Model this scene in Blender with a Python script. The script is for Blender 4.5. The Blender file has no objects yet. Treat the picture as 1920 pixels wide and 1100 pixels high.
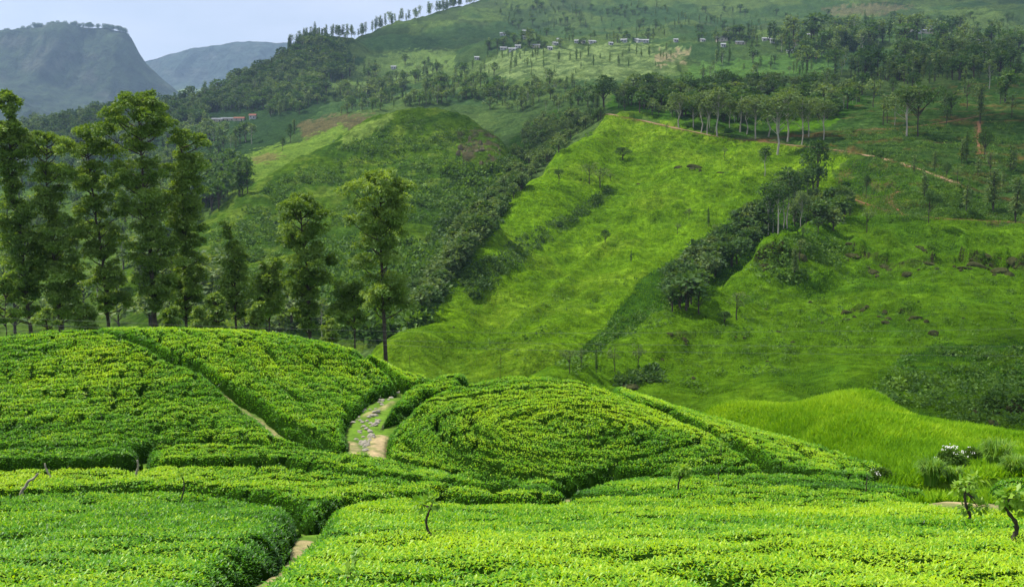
import bpy, math, random
import numpy as np
from mathutils import Vector, Matrix

sc = bpy.context.scene
COL = sc.collection
rs = np.random.RandomState(7)
R = math.radians

# ------------------------------------------------------------------ camera
F_PX, PITCH = 2060.0, 6.1
cam_d = bpy.data.cameras.new('camera')
cam_d.sensor_width = 36.0
cam_d.lens = 36.0 * F_PX / 1920.0
cam_d.clip_start, cam_d.clip_end = 0.5, 30000.0
cam = bpy.data.objects.new('camera', cam_d)
COL.objects.link(cam)
cam.rotation_euler = (R(90 - PITCH), 0, 0)
sc.camera = cam

# ------------------------------------------------------------------ world, sun, exposure
SUN_EL, SUN_AZ = R(58), R(-70)          # azimuth from +Y, negative to the left
w = bpy.data.worlds.new('World'); sc.world = w; w.use_nodes = True
nt = w.node_tree; nt.nodes.clear()
wo = nt.nodes.new('ShaderNodeOutputWorld'); bg = nt.nodes.new('ShaderNodeBackground')
sky = nt.nodes.new('ShaderNodeTexSky'); sky.sky_type = 'NISHITA'; sky.sun_disc = False
sky.sun_elevation = SUN_EL; sky.sun_rotation = SUN_AZ; sky.altitude = 1200
sky.air_density = 1.0; sky.dust_density = 2.5; sky.ozone_density = 1.0
# thin high cloud over the blue: a veil that whitens the sky unevenly
tc = nt.nodes.new('ShaderNodeTexCoord'); mp = nt.nodes.new('ShaderNodeMapping')
mp.inputs['Scale'].default_value = (1.0, 1.0, 3.0)
nz = nt.nodes.new('ShaderNodeTexNoise'); nz.inputs['Scale'].default_value = 3.0; nz.inputs['Detail'].default_value = 7.0
nz.inputs['Roughness'].default_value = 0.6
rp = nt.nodes.new('ShaderNodeValToRGB'); rp.color_ramp.elements[0].position = 0.32; rp.color_ramp.elements[1].position = 0.75
rp.color_ramp.elements[0].color = (.45, .45, .45, 1); rp.color_ramp.elements[1].color = (.97, .97, .97, 1)
mx = nt.nodes.new('ShaderNodeMix'); mx.data_type = 'RGBA'; mx.inputs['B'].default_value = (7.4, 8.0, 9.9, 1)
nt.links.new(tc.outputs['Generated'], mp.inputs['Vector']); nt.links.new(mp.outputs['Vector'], nz.inputs['Vector'])
nt.links.new(nz.outputs['Fac'], rp.inputs['Fac']); nt.links.new(rp.outputs['Color'], mx.inputs['Factor'])
nt.links.new(sky.outputs['Color'], mx.inputs['A']); nt.links.new(mx.outputs['Result'], bg.inputs['Color'])
bg.inputs['Strength'].default_value = 0.105
nt.links.new(bg.outputs['Background'], wo.inputs['Surface'])

sun_d = bpy.data.lights.new('sun', 'SUN'); sun_d.energy = 4.8; sun_d.angle = R(1.5); sun_d.color = (1.0, .95, .84)
sun = bpy.data.objects.new('sun', sun_d); COL.objects.link(sun)
SUN_DIR = Vector((math.sin(SUN_AZ) * math.cos(SUN_EL), math.cos(SUN_AZ) * math.cos(SUN_EL), math.sin(SUN_EL)))
sun.rotation_euler = SUN_DIR.to_track_quat('Z', 'Y').to_euler()

vs = sc.view_settings
vs.view_transform = 'Standard'; vs.look = 'None'; vs.gamma = 1.0; vs.use_curve_mapping = False
vs.exposure = 0.25
sc.cycles.max_bounces = 6; sc.cycles.diffuse_bounces = 3; sc.cycles.glossy_bounces = 2
sc.cycles.transmission_bounces = 3; sc.cycles.volume_bounces = 0; sc.cycles.transparent_max_bounces = 8
sc.cycles.use_denoising = True

# ------------------------------------------------------------------ small maths
CT, ST = math.cos(R(PITCH)), math.sin(R(PITCH))
def ray(px, py):
    """photo pixel -> (x/y, z/y) of its line of sight"""
    u = (np.asarray(px, float) - 960) / F_PX; v = (550 - np.asarray(py, float)) / F_PX
    d = CT + v * ST
    return u / d, (-ST + v * CT) / d
def proj(x, y, z):
    dep = y * CT - z * ST
    return 960 + F_PX * x / dep, 550 - F_PX * (y * ST + z * CT) / dep
def sstep(a, b, x):
    t = np.clip((x - a) / (b - a), 0, 1); return t * t * (3 - 2 * t)
def _h(ix, iy, seed):
    h = (ix.astype(np.int64) * 374761393 + iy.astype(np.int64) * 668265263 + seed * 974634541) & 0xffffffff
    h = ((h ^ (h >> 13)) * 1274126177) & 0xffffffff
    return ((h ^ (h >> 16)) & 0xffff) / 65535.0
def vnoise(x, y, seed=0):
    x = np.asarray(x, float); y = np.asarray(y, float)
    ix = np.floor(x); iy = np.floor(y); fx = x - ix; fy = y - iy
    fx = fx * fx * fx * (fx * (fx * 6 - 15) + 10); fy = fy * fy * fy * (fy * (fy * 6 - 15) + 10)
    a = _h(ix, iy, seed); b = _h(ix + 1, iy, seed); c = _h(ix, iy + 1, seed); d = _h(ix + 1, iy + 1, seed)
    return (a + (b - a) * fx) * (1 - fy) + (c + (d - c) * fx) * fy
def fbm(x, y, seed=0, octv=4):
    s = 0; amp = .5; t = 0
    for k in range(octv):
        s = s + amp * vnoise(x * 2**k + k * 17.3, y * 2**k + k * 9.1, seed + k); t += amp; amp *= .5
    return s / t
def worley(x, y, seed=0):
    """distance to nearest and second nearest cell point"""
    ix = np.floor(x); iy = np.floor(y)
    f1 = np.full(np.shape(x), 9.); f2 = f1.copy()
    for dx in (-1, 0, 1):
        for dy in (-1, 0, 1):
            cx = ix + dx; cy = iy + dy
            d = np.hypot(cx + .15 + .7 * _h(cx, cy, seed) - x, cy + .15 + .7 * _h(cx, cy, seed + 5) - y)
            m = d < f1
            f2 = np.where(m, f1, np.minimum(f2, d)); f1 = np.where(m, d, f1)
    return f1, f2
class TPS:
    def __init__(s, p, val, lam=1e-4):
        p = np.asarray(p, float); n = len(p); s.p = p
        K = s.k(p[:, None, :], p[None, :, :]) + lam * np.eye(n)
        P = np.c_[np.ones(n), p]; A = np.zeros((n + 3, n + 3))
        A[:n, :n] = K; A[:n, n:] = P; A[n:, :n] = P.T
        s.w = np.linalg.solve(A, np.r_[np.asarray(val, float), 0, 0, 0])
    @staticmethod
    def k(a, b):
        r2 = ((a - b) ** 2).sum(-1); return .5 * r2 * np.log(r2 + 1e-12)
    def __call__(s, x, y):
        sh = np.shape(x); x = np.ravel(x); y = np.ravel(y); n = len(s.p)
        out = s.w[n] + s.w[n + 1] * x + s.w[n + 2] * y
        for i in range(n):
            r2 = (x - s.p[i, 0]) ** 2 + (y - s.p[i, 1]) ** 2
            out = out + s.w[i] * .5 * r2 * np.log(r2 + 1e-12)
        return out.reshape(sh)
def seg_dist(x, y, pts, closed=False):
    d = np.full(np.shape(x), 1e9); n = len(pts)
    for i in range(n if closed else n - 1):
        ax, ay = pts[i][:2]; bx, by = pts[(i + 1) % n][:2]
        ex, ey = bx - ax, by - ay; l2 = ex * ex + ey * ey + 1e-12
        t = np.clip(((x - ax) * ex + (y - ay) * ey) / l2, 0, 1)
        d = np.minimum(d, (x - ax - t * ex) ** 2 + (y - ay - t * ey) ** 2)
    return np.sqrt(d)
def inside(x, y, pts):
    r = np.zeros(np.shape(x), bool); n = len(pts)
    for i in range(n):
        ax, ay = pts[i][:2]; bx, by = pts[(i + 1) % n][:2]
        if ay == by: continue
        c = (ay > y) != (by > y)
        r ^= c & (x < (bx - ax) * (y - ay) / (by - ay) + ax)
    return r
def smooth_line(pts, n=6):
    """Catmull-Rom through the points"""
    P = np.asarray(pts, float); P = np.vstack([2 * P[0] - P[1], P, 2 * P[-1] - P[-2]]); out = []
    for i in range(1, len(P) - 2):
        for t in np.linspace(0, 1, n, endpoint=False):
            a, b, c, d = P[i - 1], P[i], P[i + 1], P[i + 2]
            out.append(.5 * (2 * b + (c - a) * t + (2 * a - 5 * b + 4 * c - d) * t * t + (3 * b - a - 3 * c + d) * t ** 3))
    out.append(P[-2]); return np.array(out)

# ------------------------------------------------------------------ meshes
def np_mesh(name, V, faces, mats, midx=None, attrs=None, smooth=True):
    """one mesh from arrays; faces = list of (m,k) index arrays, midx one material number per list"""
    me = bpy.data.meshes.new(name); V = np.asarray(V, np.float32)
    faces = [np.asarray(f, np.int32) for f in faces]
    keep = [i for i, f in enumerate(faces) if len(f)]
    midx = midx or [0] * len(faces)
    me.vertices.add(len(V)); me.vertices.foreach_set('co', V.ravel())
    loops = np.concatenate([faces[i].ravel() for i in keep])
    tot = np.concatenate([np.full(len(faces[i]), faces[i].shape[1], np.int32) for i in keep])
    start = np.r_[0, np.cumsum(tot)[:-1]].astype(np.int32)
    me.loops.add(len(loops)); me.loops.foreach_set('vertex_index', loops)
    me.polygons.add(len(tot)); me.polygons.foreach_set('loop_start', start)
    me.polygons.foreach_set('material_index', np.concatenate([np.full(len(faces[i]), midx[i], np.int32) for i in keep]))
    me.polygons.foreach_set('use_smooth', np.full(len(tot), smooth, bool))
    for m in mats: me.materials.append(m)
    for k, v in (attrs or {}).items():
        v = np.asarray(v, np.float32)
        if v.ndim == 1:
            me.attributes.new(k, 'FLOAT', 'POINT').data.foreach_set('value', v)
        else:
            if v.shape[1] == 3: v = np.c_[v, np.ones(len(v), np.float32)]
            me.attributes.new(k, 'FLOAT_COLOR', 'POINT').data.foreach_set('color', np.ascontiguousarray(v).ravel())
    me.update(calc_edges=True); me.validate()
    return me
def link(name, me, parent=None, **props):
    o = bpy.data.objects.new(name, me); COL.objects.link(o)
    if parent is not None: o.parent = parent
    for k, v in props.items(): o[k] = v
    return o
def tag(o, label=None, cat=None, group=None, kind=None):
    for k, v in (('label', label), ('category', cat), ('group', group), ('kind', kind)):
        if v: o[k] = v
    return o
def empty(name, loc, rz=0.0):
    o = bpy.data.objects.new(name, None); COL.objects.link(o)
    o.location = loc; o.rotation_euler = (0, 0, rz); o.empty_display_size = .3; return o
def grid_faces(keep):
    """quads of an R x C vertex grid where the (R-1)x(C-1) mask is true; also the used vertices"""
    Rr, Cc = keep.shape[0] + 1, keep.shape[1] + 1
    i, j = np.nonzero(keep); a = i * Cc + j
    f = np.c_[a, a + 1, a + Cc + 1, a + Cc]
    used = np.unique(f); re = np.full(Rr * Cc, -1, np.int64); re[used] = np.arange(len(used))
    return re[f], used
class MB:
    """collects little solids (rocks, tubes, boxes, leaves) for one mesh"""
    def __init__(s): s.V = []; s.F = {}; s.n = 0; s.A = []
    def add(s, V, F, m=0, a=0.0):
        V = np.asarray(V, float); F = np.asarray(F, int)
        s.V.append(V); s.A.append(np.broadcast_to(np.asarray(a, float), (len(V),)))
        s.F.setdefault((m, F.shape[1]), []).append(F + s.n); s.n += len(V)
    def tube(s, pts, rad, sides=7, m=0, cap=True):
        P = np.asarray(pts, float); rad = np.broadcast_to(rad, len(P)); ring = []
        for i in range(len(P)):
            t = P[min(i + 1, len(P) - 1)] - P[max(i - 1, 0)]; t = t / (np.linalg.norm(t) + 1e-9)
            u = np.cross(t, (0.31, .95, .05) if abs(t[1]) < .9 else (1, 0, 0)); u /= np.linalg.norm(u); v = np.cross(t, u)
            th = np.arange(sides) * 2 * np.pi / sides
            ring.append(P[i] + rad[i] * (np.cos(th)[:, None] * u + np.sin(th)[:, None] * v))
        V = np.vstack(ring); f = []
        for i in range(len(P) - 1):
            for k in range(sides):
                a = i * sides + k; b = i * sides + (k + 1) % sides
                f.append((a, b, b + sides, a + sides))
        s.add(V, f, m)
        if cap:
            top = np.vstack([ring[-1], P[-1:] + (P[-1] - P[-2]) * .02])
            s.add(top, [(k, (k + 1) % sides, sides) for k in range(sides)], m)
    def box(s, c, size, rz=0.0, m=0, taper=1.0):
        x, y, z = [q / 2 for q in size]; cs, sn = math.cos(rz), math.sin(rz); V = []
        for sz in (-1, 1):
            k = taper if sz > 0 else 1
            for sx, sy in ((-1, -1), (1, -1), (1, 1), (-1, 1)):
                X, Y = sx * x * k, sy * y * k
                V.append((c[0] + X * cs - Y * sn, c[1] + X * sn + Y * cs, c[2] + sz * z))
        s.add(V, [(3, 2, 1, 0), (4, 5, 6, 7), (0, 1, 5, 4), (1, 2, 6, 5), (2, 3, 7, 6), (3, 0, 4, 7)], m)
    def mesh(s, name, mats, attr='tint', smooth=True):
        ks = sorted(s.F)
        return np_mesh(name, np.vstack(s.V), [np.vstack(s.F[k]) for k in ks], mats, [k[0] for k in ks], {attr: np.concatenate(s.A)}, smooth)
def leaves(P, D, ln, wd, up=None, fold=.25, fine=False):
    """leaf blades: base P, direction D, length, width -> verts, tris"""
    n = len(P); ln = np.broadcast_to(ln, n)[:, None]; wd = np.broadcast_to(wd, n)[:, None]
    if up is None: up = np.tile((0, 0, 1.), (n, 1))
    N = up - D * (D * up).sum(1, keepdims=True); N /= np.linalg.norm(N, axis=1, keepdims=True) + 1e-6
    S = np.cross(D, N)
    if fine:
        V = np.stack([P, P + D * ln * .42 + S * wd * .5 + N * wd * fold, P + D * ln * .5, P + D * ln * .42 - S * wd * .5 + N * wd * fold, P + D * ln * .97 - N * ln * .16], 1)
        b = np.arange(n)[:, None] * 5
        T = np.vstack([b + (0, 2, 1), b + (0, 3, 2), b + (1, 2, 4), b + (2, 3, 4)])
        return V.reshape(-1, 3), T, 5
    V = np.stack([P, P + D * ln * .45 + S * wd * .5 + N * wd * fold, P + D * ln, P + D * ln * .45 - S * wd * .5 + N * wd * fold], 1)
    b = np.arange(n)[:, None] * 4
    return V.reshape(-1, 3), np.vstack([b + (0, 2, 1), b + (0, 3, 2)]), 4
def dirs(n, lo, hi, r):
    """random directions with elevation between lo and hi (radians)"""
    ph = r.uniform(0, 2 * np.pi, n); el = r.uniform(lo, hi, n)
    return np.c_[np.cos(ph) * np.cos(el), np.sin(ph) * np.cos(el), np.sin(el)]

# ------------------------------------------------------------------ materials
class NG:
    def __init__(s, name):
        s.m = bpy.data.materials.new(name); s.m.use_nodes = True; s.t = s.m.node_tree; s.t.nodes.clear()
        s.out = s.new('ShaderNodeOutputMaterial')
    def new(s, typ, **kw):
        n = s.t.nodes.new(typ)
        for k, v in kw.items(): setattr(n, k, v)
        return n
    def ln(s, a, b): s.t.links.new(a, b)
    def noise(s, scale, detail=4, rough=.55, vec=None, dist=0):
        n = s.new('ShaderNodeTexNoise'); n.inputs['Scale'].default_value = scale; n.inputs['Detail'].default_value = detail
        n.inputs['Roughness'].default_value = rough; n.inputs['Distortion'].default_value = dist
        s.ln(vec or s.pos(), n.inputs['Vector']); return n.outputs['Fac']
    def pos(s):
        if not hasattr(s, '_p'): s._p = s.new('ShaderNodeTexCoord').outputs['Object']
        return s._p
    def attr(s, name, out='Fac'):
        n = s.new('ShaderNodeAttribute'); n.attribute_name = name; return n.outputs[out]
    def ramp(s, fac, stops):
        n = s.new('ShaderNodeValToRGB'); e = n.color_ramp.elements
        while len(e) < len(stops): e.new(.5)
        for q, (p, c) in zip(e, stops):
            q.position = p; q.color = (c, c, c, 1) if not hasattr(c, '__len__') else (*c, 1)
        s.ln(fac, n.inputs['Fac']); return n.outputs['Color']
    def mix(s, fac, a, b, blend='MIX'):
        n = s.new('ShaderNodeMix', data_type='RGBA', blend_type=blend)
        for v, k in ((fac, 'Factor'), (a, 'A'), (b, 'B')):
            if hasattr(v, 'is_linked') or hasattr(v, 'links'): s.ln(v, n.inputs[k])
            elif k == 'Factor': n.inputs[k].default_value = v
            else: n.inputs[k].default_value = (*v, 1)
        return n.outputs['Result']
    def math(s, op, a, b=0.0):
        n = s.new('ShaderNodeMath', operation=op)
        for v, i in ((a, 0), (b, 1)):
            if hasattr(v, 'links'): s.ln(v, n.inputs[i])
            else: n.inputs[i].default_value = v
        return n.outputs[0]
    def bump(s, h, strength=.4, dist=.1):
        n = s.new('ShaderNodeBump'); n.inputs['Strength'].default_value = strength; n.inputs['Distance'].default_value = dist
        s.ln(h, n.inputs['Height']); return n.outputs['Normal']
    def finish(s, col, rough=.7, spec=.3, normal=None, trans=0.0, tcol=None):
        p = s.new('ShaderNodeBsdfPrincipled'); p.inputs['Roughness'].default_value = rough
        p.inputs['Specular IOR Level'].default_value = spec
        if hasattr(col, 'links'): s.ln(col, p.inputs['Base Color'])
        else: p.inputs['Base Color'].default_value = (*col, 1)
        if normal is not None: s.ln(normal, p.inputs['Normal'])
        sh = p.outputs['BSDF']
        if trans:
            t = s.new('ShaderNodeBsdfTranslucent'); mxx = s.new('ShaderNodeMixShader'); mxx.inputs['Fac'].default_value = trans
            tc_ = tcol if tcol is not None else col
            if hasattr(tc_, 'links'): s.ln(tc_, t.inputs['Color'])
            else: t.inputs['Color'].default_value = (*tc_, 1)
            s.ln(sh, mxx.inputs[1]); s.ln(t.outputs[0], mxx.inputs[2]); sh = mxx.outputs[0]
        s.ln(sh, s.out.inputs['Surface']); return s.m

def mat_leaf(name, old, mid, young, rough=.42, spec=.45, trans=.3, gain=1.6):
    g = NG(name); t = g.attr('tint')
    col = g.ramp(t, [(0, old), (.5, mid), (1, young)])
    tcol = g.mix(1.0, col, (gain, gain * .92, .35), 'MULTIPLY')
    return g.finish(col, rough, spec, None, trans, tcol)
def mat_bark(name, c1, c2, scale=3.0):
    g = NG(name); n = g.noise(scale, 6, .65); return g.finish(g.ramp(n, [(.35, c1), (.65, c2)]), .85, .2, g.bump(n, .5, .05))
def mat_rock(name, c1, c2, c3, scale=.5):
    g = NG(name); n = g.noise(scale, 8, .65); n2 = g.noise(scale * 5, 6, .7)
    c = g.mix(g.ramp(n2, [(.45, 0.), (.7, .7)]), g.ramp(n, [(.3, c1), (.6, c2)]), c3)
    return g.finish(c, .95, .03, g.bump(n2, .8, .15))
def mat_plain(name, c, var=.25, rough=.7, scale=2.0):
    g = NG(name); n = g.noise(scale, 5); k = 1 - var
    return g.finish(g.ramp(n, [(.3, tuple(v * k for v in c)), (.7, c)]), rough, .3)

M = {}
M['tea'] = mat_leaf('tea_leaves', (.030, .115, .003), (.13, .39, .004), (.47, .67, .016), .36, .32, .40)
M['tea_core'] = mat_leaf('shaded_tea_stems_and_old_leaves', (.012, .034, .003), (.012, .034, .003), (.012, .034, .003), .95, .0, .0)  # stems and old leaves, darkened further for shade in the hedge fronts
M['bark'] = mat_bark('dark_bark', (.035, .028, .02), (.10, .08, .06))
M['bark_pale'] = mat_bark('pale_bark', (.26, .23, .18), (.50, .46, .38), 1.2)
M['crown'] = mat_leaf('tall_tree_leaves', (.050, .115, .018), (.14, .235, .04), (.27, .39, .095), .5, .25, .38)
M['crown_pale'] = mat_leaf('grey_green_tree_leaves', (.05, .10, .03), (.11, .18, .055), (.22, .29, .10), .6, .2, .32)
M['crown_dark'] = mat_leaf('dark_tree_leaves', (.022, .062, .014), (.055, .12, .024), (.12, .21, .04), .6, .2, .32)
M['shrub'] = mat_leaf('shrub_leaves', (.035, .09, .012), (.08, .17, .022), (.16, .28, .035), .6, .2, .3)
M['grass'] = mat_leaf('grass_blades', (.07, .17, .008), (.16, .31, .014), (.31, .42, .03), .7, .05, .35)
M['hill_grass'] = mat_leaf('hill_grass_blades', (.075, .180, .010), (.135, .275, .012), (.24, .38, .025), .8, .0, .35)
M['rock'] = mat_rock('dark_hill_rock', (.020, .023, .007), (.052, .058, .018), (.095, .10, .042), .8)
M['cliff'] = mat_rock('brown_cliff_rock', (.045, .042, .022), (.11, .10, .055), (.16, .145, .085), .4)
M['stone'] = mat_rock('pale_path_stone', (.34, .30, .22), (.60, .54, .42), (.70, .65, .53), 3.0)
# ------------------------------------------------------------------ the hills
def ctl(rows):
    """(px, py, Y) rows seen in the photo and ('w', px, Y, z) hidden rows -> x/y, log Y, z/y"""
    A = []
    for r in rows:
        if r[0] == 'w':
            A.append(((r[1] - 960) / F_PX, math.log(r[2]), r[3] / r[2]))
        else:
            a, e = ray(r[0], r[1]); A.append((float(a), math.log(r[2]), float(e)))
    A = np.array(A); return TPS(np.c_[A[:, 0] * 2.2, A[:, 1]], A[:, 2], 2e-5)
def drops(rows, dy, dz, slope=1.0):
    """hidden points behind a silhouette"""
    out = []
    for px, py, Y in rows:
        a, e = ray(px, py); Y2 = Y + dy
        out.append(('w', 960 + F_PX * float(a) * Y / Y2 * (1) if False else 960 + F_PX * float(a), Y2, float(e) * Y - dz))
    return out

base_rows = [
    # far slope and skyline
    (-300, 285, 1700), (60, 268, 1600), (200, 248, 1550), (330, 218, 1500), (420, 188, 1480), (500, 150, 1500), (545, 118, 1560),
    (600, 92, 1650), (700, 60, 1850), (800, 46, 2050), (880, 24, 2200), (925, 2, 2350), (965, -22, 2420), (1050, -48, 2500), (1200, -75, 2600),
    (1500, -90, 2600), (1800, -90, 2600), (2200, -100, 2600),
    # its face
    (1000, 45, 1800), (1150, 30, 1900), (1300, 22, 1900), (1500, 25, 1850), (1700, 18, 1800), (1900, 20, 1700), (2200, 20, 1700),
    (950, 92, 1330), (1100, 84, 1320), (1250, 78, 1300), (1400, 80, 1300), (1490, 85, 1260), (1600, 75, 1280), (1740, 62, 1320), (1850, 80, 1200), (2200, 80, 1150),
    (600, 150, 1350), (700, 110, 1550), (800, 100, 1550), (850, 150, 1200), (700, 190, 1020), (950, 140, 1080), (830, 185, 950),
    (450, 222, 1150), (350, 240, 1150), (200, 270, 1150), (0, 300, 1150), (-300, 320, 1150),
    # plateau behind the road
    (1000, 190, 850), (1150, 150, 930), (1200, 110, 1120), (1350, 120, 1050), (1450, 140, 900), (1520, 110, 1080), (1700, 120, 950), (1900, 110, 950),
    (1560, 150, 800), (1750, 150, 740), (1900, 150, 700), (2200, 150, 700),
    (1250, 190, 680), (1350, 200, 600), (1500, 200, 570), (1650, 190, 580), (1900, 200, 540), (2200, 200, 520),
    (1050, 212, 720), (1140, 208, 600),
    (1140, 214, 530), (1210, 226, 515), (1300, 246, 490), (1400, 260, 465), (1500, 270, 445), (1600, 286, 425), (1720, 312, 405), (1840, 358, 380), (2000, 400, 362), (2200, 430, 350),
    (1700, 250, 455), (1900, 270, 440), (1700, 410, 350), (1900, 415, 345), (1600, 350, 385), (1800, 385, 365), (2200, 460, 335),
    # left valley side
    (500, 260, 850), (600, 238, 830), (450, 300, 720), (420, 350, 600), (300, 330, 800), (100, 350, 800), (250, 430, 560),
    (100, 450, 520), (250, 520, 420), (100, 580, 330), (-300, 450, 520), (-300, 600, 320), (330, 560, 350),
    # gully between the round hill and the grass spur
    (1000, 235, 720), (1050, 228, 690), (1000, 300, 520), (1040, 270, 580), (950, 360, 440), (920, 430, 390), (880, 490, 350), (850, 530, 320), (810, 575, 285),
    ('w', 760, 250, -38), ('w', 700, 200, -42), ('w', 500, 250, -46), ('w', 200, 250, -44), ('w', -300, 250, -44), ('w', 900, 200, -44), ('w', 1100, 200, -46),
    ('w', 1300, 240, -42), ('w', 1500, 280, -34), ('w', 1700, 300, -24), ('w', 1900, 300, -20),
    ('w', -300, 95, -40), ('w', 200, 110, -40), ('w', 700, 110, -40), ('w', 1200, 110, -42), ('w', 1700, 110, -40), ('w', 2200, 110, -40),
    ('w', 2200, 250, -30),
]
sk = [r for r in base_rows if r[0] != 'w' and r[2] >= 1480 and r[1] < 290][:12]
base_rows += drops(sk, 500, 160)
base_rows += drops([sk[0], sk[4], sk[8], sk[11]], 1700, 420)
tps_base = ctl(base_rows)

K_sil = [(300, 472, 400), (380, 420, 440), (440, 380, 475), (500, 342, 505), (560, 305, 535), (600, 285, 550), (650, 250, 575), (700, 227, 592),
         (750, 211, 600), (800, 206, 602), (850, 212, 592), (890, 228, 575), (920, 246, 555), (938, 266, 535)]
K_rows = K_sil + [(450, 480, 370), (550, 400, 430), (650, 330, 480), (750, 285, 520), (820, 265, 530), (850, 300, 495), (900, 275, 520), (880, 255, 545), (900, 330, 485),
                  (450, 600, 270), (600, 550, 305), (700, 450, 385), (800, 450, 385), (840, 400, 420), (880, 400, 430), (930, 320, 490), (700, 620, 258), (780, 560, 300),
                  (350, 560, 320), ('w', 200, 330, -42), ('w', 200, 420, -40), ('w', 950, 420, -30), ('w', 1000, 480, -30), ('w', 900, 330, -48), ('w', 1000, 560, 0), ('w', 1000, 640, 5), ('w', 500, 220, -60), ('w', 850, 220, -65)]
K_rows += drops(K_sil, 70, 34) + drops(K_sil[::3], 160, 100)
tps_knoll = ctl(K_rows)

S_sil = [(1140, 217, 525), (1118, 240, 505), (1095, 268, 480), (1050, 303, 450), (1010, 335, 425), (970, 375, 400), (930, 415, 375), (890, 450, 352), (860, 478, 337),
         (840, 505, 320), (825, 540, 300), (800, 580, 272), (760, 625, 245), (700, 678, 215)]
S_rows = S_sil + [(1180, 240, 505), (1240, 262, 480), (1320, 268, 470), (1400, 280, 450), (1150, 300, 460), (1100, 400, 385), (1000, 500, 315), (900, 600, 258), (850, 680, 218), (950, 450, 350),
                  (1200, 400, 380), (1300, 330, 420), (1380, 350, 400), (1300, 450, 345), (1200, 520, 302), (1100, 620, 243), (1000, 680, 210), (1400, 420, 355), (1250, 560, 280), (1150, 580, 265),
                  (1480, 320, 420), (1560, 300, 420), (1480, 400, 372), (1560, 400, 360), (1650, 330, 395), (1750, 350, 382), (1830, 400, 358), ('w', 1100, 180, -47), ('w', 900, 180, -46), ('w', 700, 180, -46), ('w', 2100, 340, -10),
                  ('w', 1300, 600, 34), ('w', 1500, 600, 30), ('w', 1800, 600, 10), ('w', 1300, 230, -40), ('w', 1500, 280, -34)]
S_rows += [('w', p[0] - 14, p[2] + 28, float(ray(*p[:2])[1]) * p[2] - 17) for p in S_sil] + [('w', p[0] - 60, p[2] + 60, float(ray(*p[:2])[1]) * p[2] - 60) for p in S_sil]
tps_spur = ctl(S_rows)

L_sil = [(960, 745, 160), (1040, 705, 182), (1080, 688, 190), (1150, 652, 205), (1200, 625, 217), (1240, 604, 226), (1300, 574, 240), (1380, 520, 266), (1440, 472, 292), (1510, 430, 320)]
L_rows = L_sil + [(1300, 650, 206), (1300, 720, 174), (1400, 560, 248), (1500, 550, 252), (1500, 650, 204), (1500, 740, 162), (1560, 480, 290), (1700, 500, 283), (1700, 600, 224), (1700, 720, 164), (1600, 425, 330), (1700, 418, 338), (1800, 418, 340), (1920, 425, 338),
                  (1600, 450, 312), (1750, 470, 305), (1900, 455, 318), (1900, 500, 285), (1920, 600, 224), (1920, 740, 155), (1800, 800, 135), (1920, 810, 130), (1200, 700, 182), (1150, 740, 164), (1400, 770, 148), (1600, 780, 142),
                  (2200, 450, 318), (2200, 600, 225), (2200, 800, 130), ('w', 1000, 120, -46), ('w', 1500, 100, -40), ('w', 2000, 100, -38), ('w', 1700, 420, -10), ('w', 2000, 420, -4)]
L_rows += [('w', p[0] - 8, p[2] + 16, float(ray(*p[:2])[1]) * p[2] - 11) for p in L_sil] + [('w', p[0] - 40, p[2] + 40, float(ray(*p[:2])[1]) * p[2] - 34) for p in L_sil]
tps_right = ctl(L_rows)

A0, A1, LY0, LY1, NA, NL = -.70, .70, math.log(95.), math.log(3300.), 1120, 640
fa = np.linspace(A0, A1, NA); fl = np.linspace(LY0, LY1, NL)
FA, FL = np.meshgrid(fa, fl)
FY = np.exp(FL); FX = FA * FY
sa, sl = FA[::4, ::4] * 2.2, FL[::4, ::4]
def up4(g):
    """coarse (every 4th) samples to the full grid, bilinear"""
    ii = np.minimum(np.arange(NL) / 4., g.shape[0] - 1.001); jj = np.minimum(np.arange(NA) / 4., g.shape[1] - 1.001)
    i0 = ii.astype(int); j0 = jj.astype(int); fi = (ii - i0)[:, None]; fj = (jj - j0)[None]
    return (g[i0][:, j0] * (1 - fi) + g[i0 + 1][:, j0] * fi) * (1 - fj) + (g[i0][:, j0 + 1] * (1 - fi) + g[i0 + 1][:, j0 + 1] * fi) * fj
Zb = up4(tps_base(sa, sl)) * FY; Zk = up4(tps_knoll(sa, sl)) * FY; Zs = up4(tps_spur(sa, sl)) * FY; Zr = up4(tps_right(sa, sl)) * FY
Zk = np.where((FY < 230) | (FY > 720), -200, Zk); Zs = np.where((FY > 560), -200, Zs); Zr = np.where(FY > 345, -200, Zr)
SPX, SPY = proj(FX, FY, Zs); RPX, RPY = proj(FX, FY, Zr)
def vis_of(Z): e = Z / FY; return e >= np.maximum.accumulate(e, 0) - 1e-4
S_vis = [p[:2] for p in S_sil] + [(850, 760), (1300, 700), (1300, 575), (1440, 472), (1510, 428), (1690, 408), (1840, 362)] + [(1720, 315), (1600, 290), (1500, 274), (1400, 264), (1300, 250), (1210, 230)]
R_vis = [p[:2] for p in L_sil] + [(1700, 422), (1920, 430), (2400, 460), (2400, 900), (900, 900)]
under_s = inside(SPX, SPY, S_vis) & (FY < 530) & (FY > 190) & vis_of(Zs); under_r = inside(RPX, RPY, R_vis) & (FY < 340) & vis_of(Zr)
Zb = np.where(under_s, np.minimum(Zb, Zs - 6), Zb); Zk = np.where(under_s, -200, Zk)
for Z_ in (Zb, Zk, Zs): Z_[under_r] = np.minimum(Z_, Zr - 6)[under_r]
ST4 = np.stack([Zb, Zk, Zs, Zr]); FZ = ST4.max(0); FLAY = ST4.argmax(0)
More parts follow.
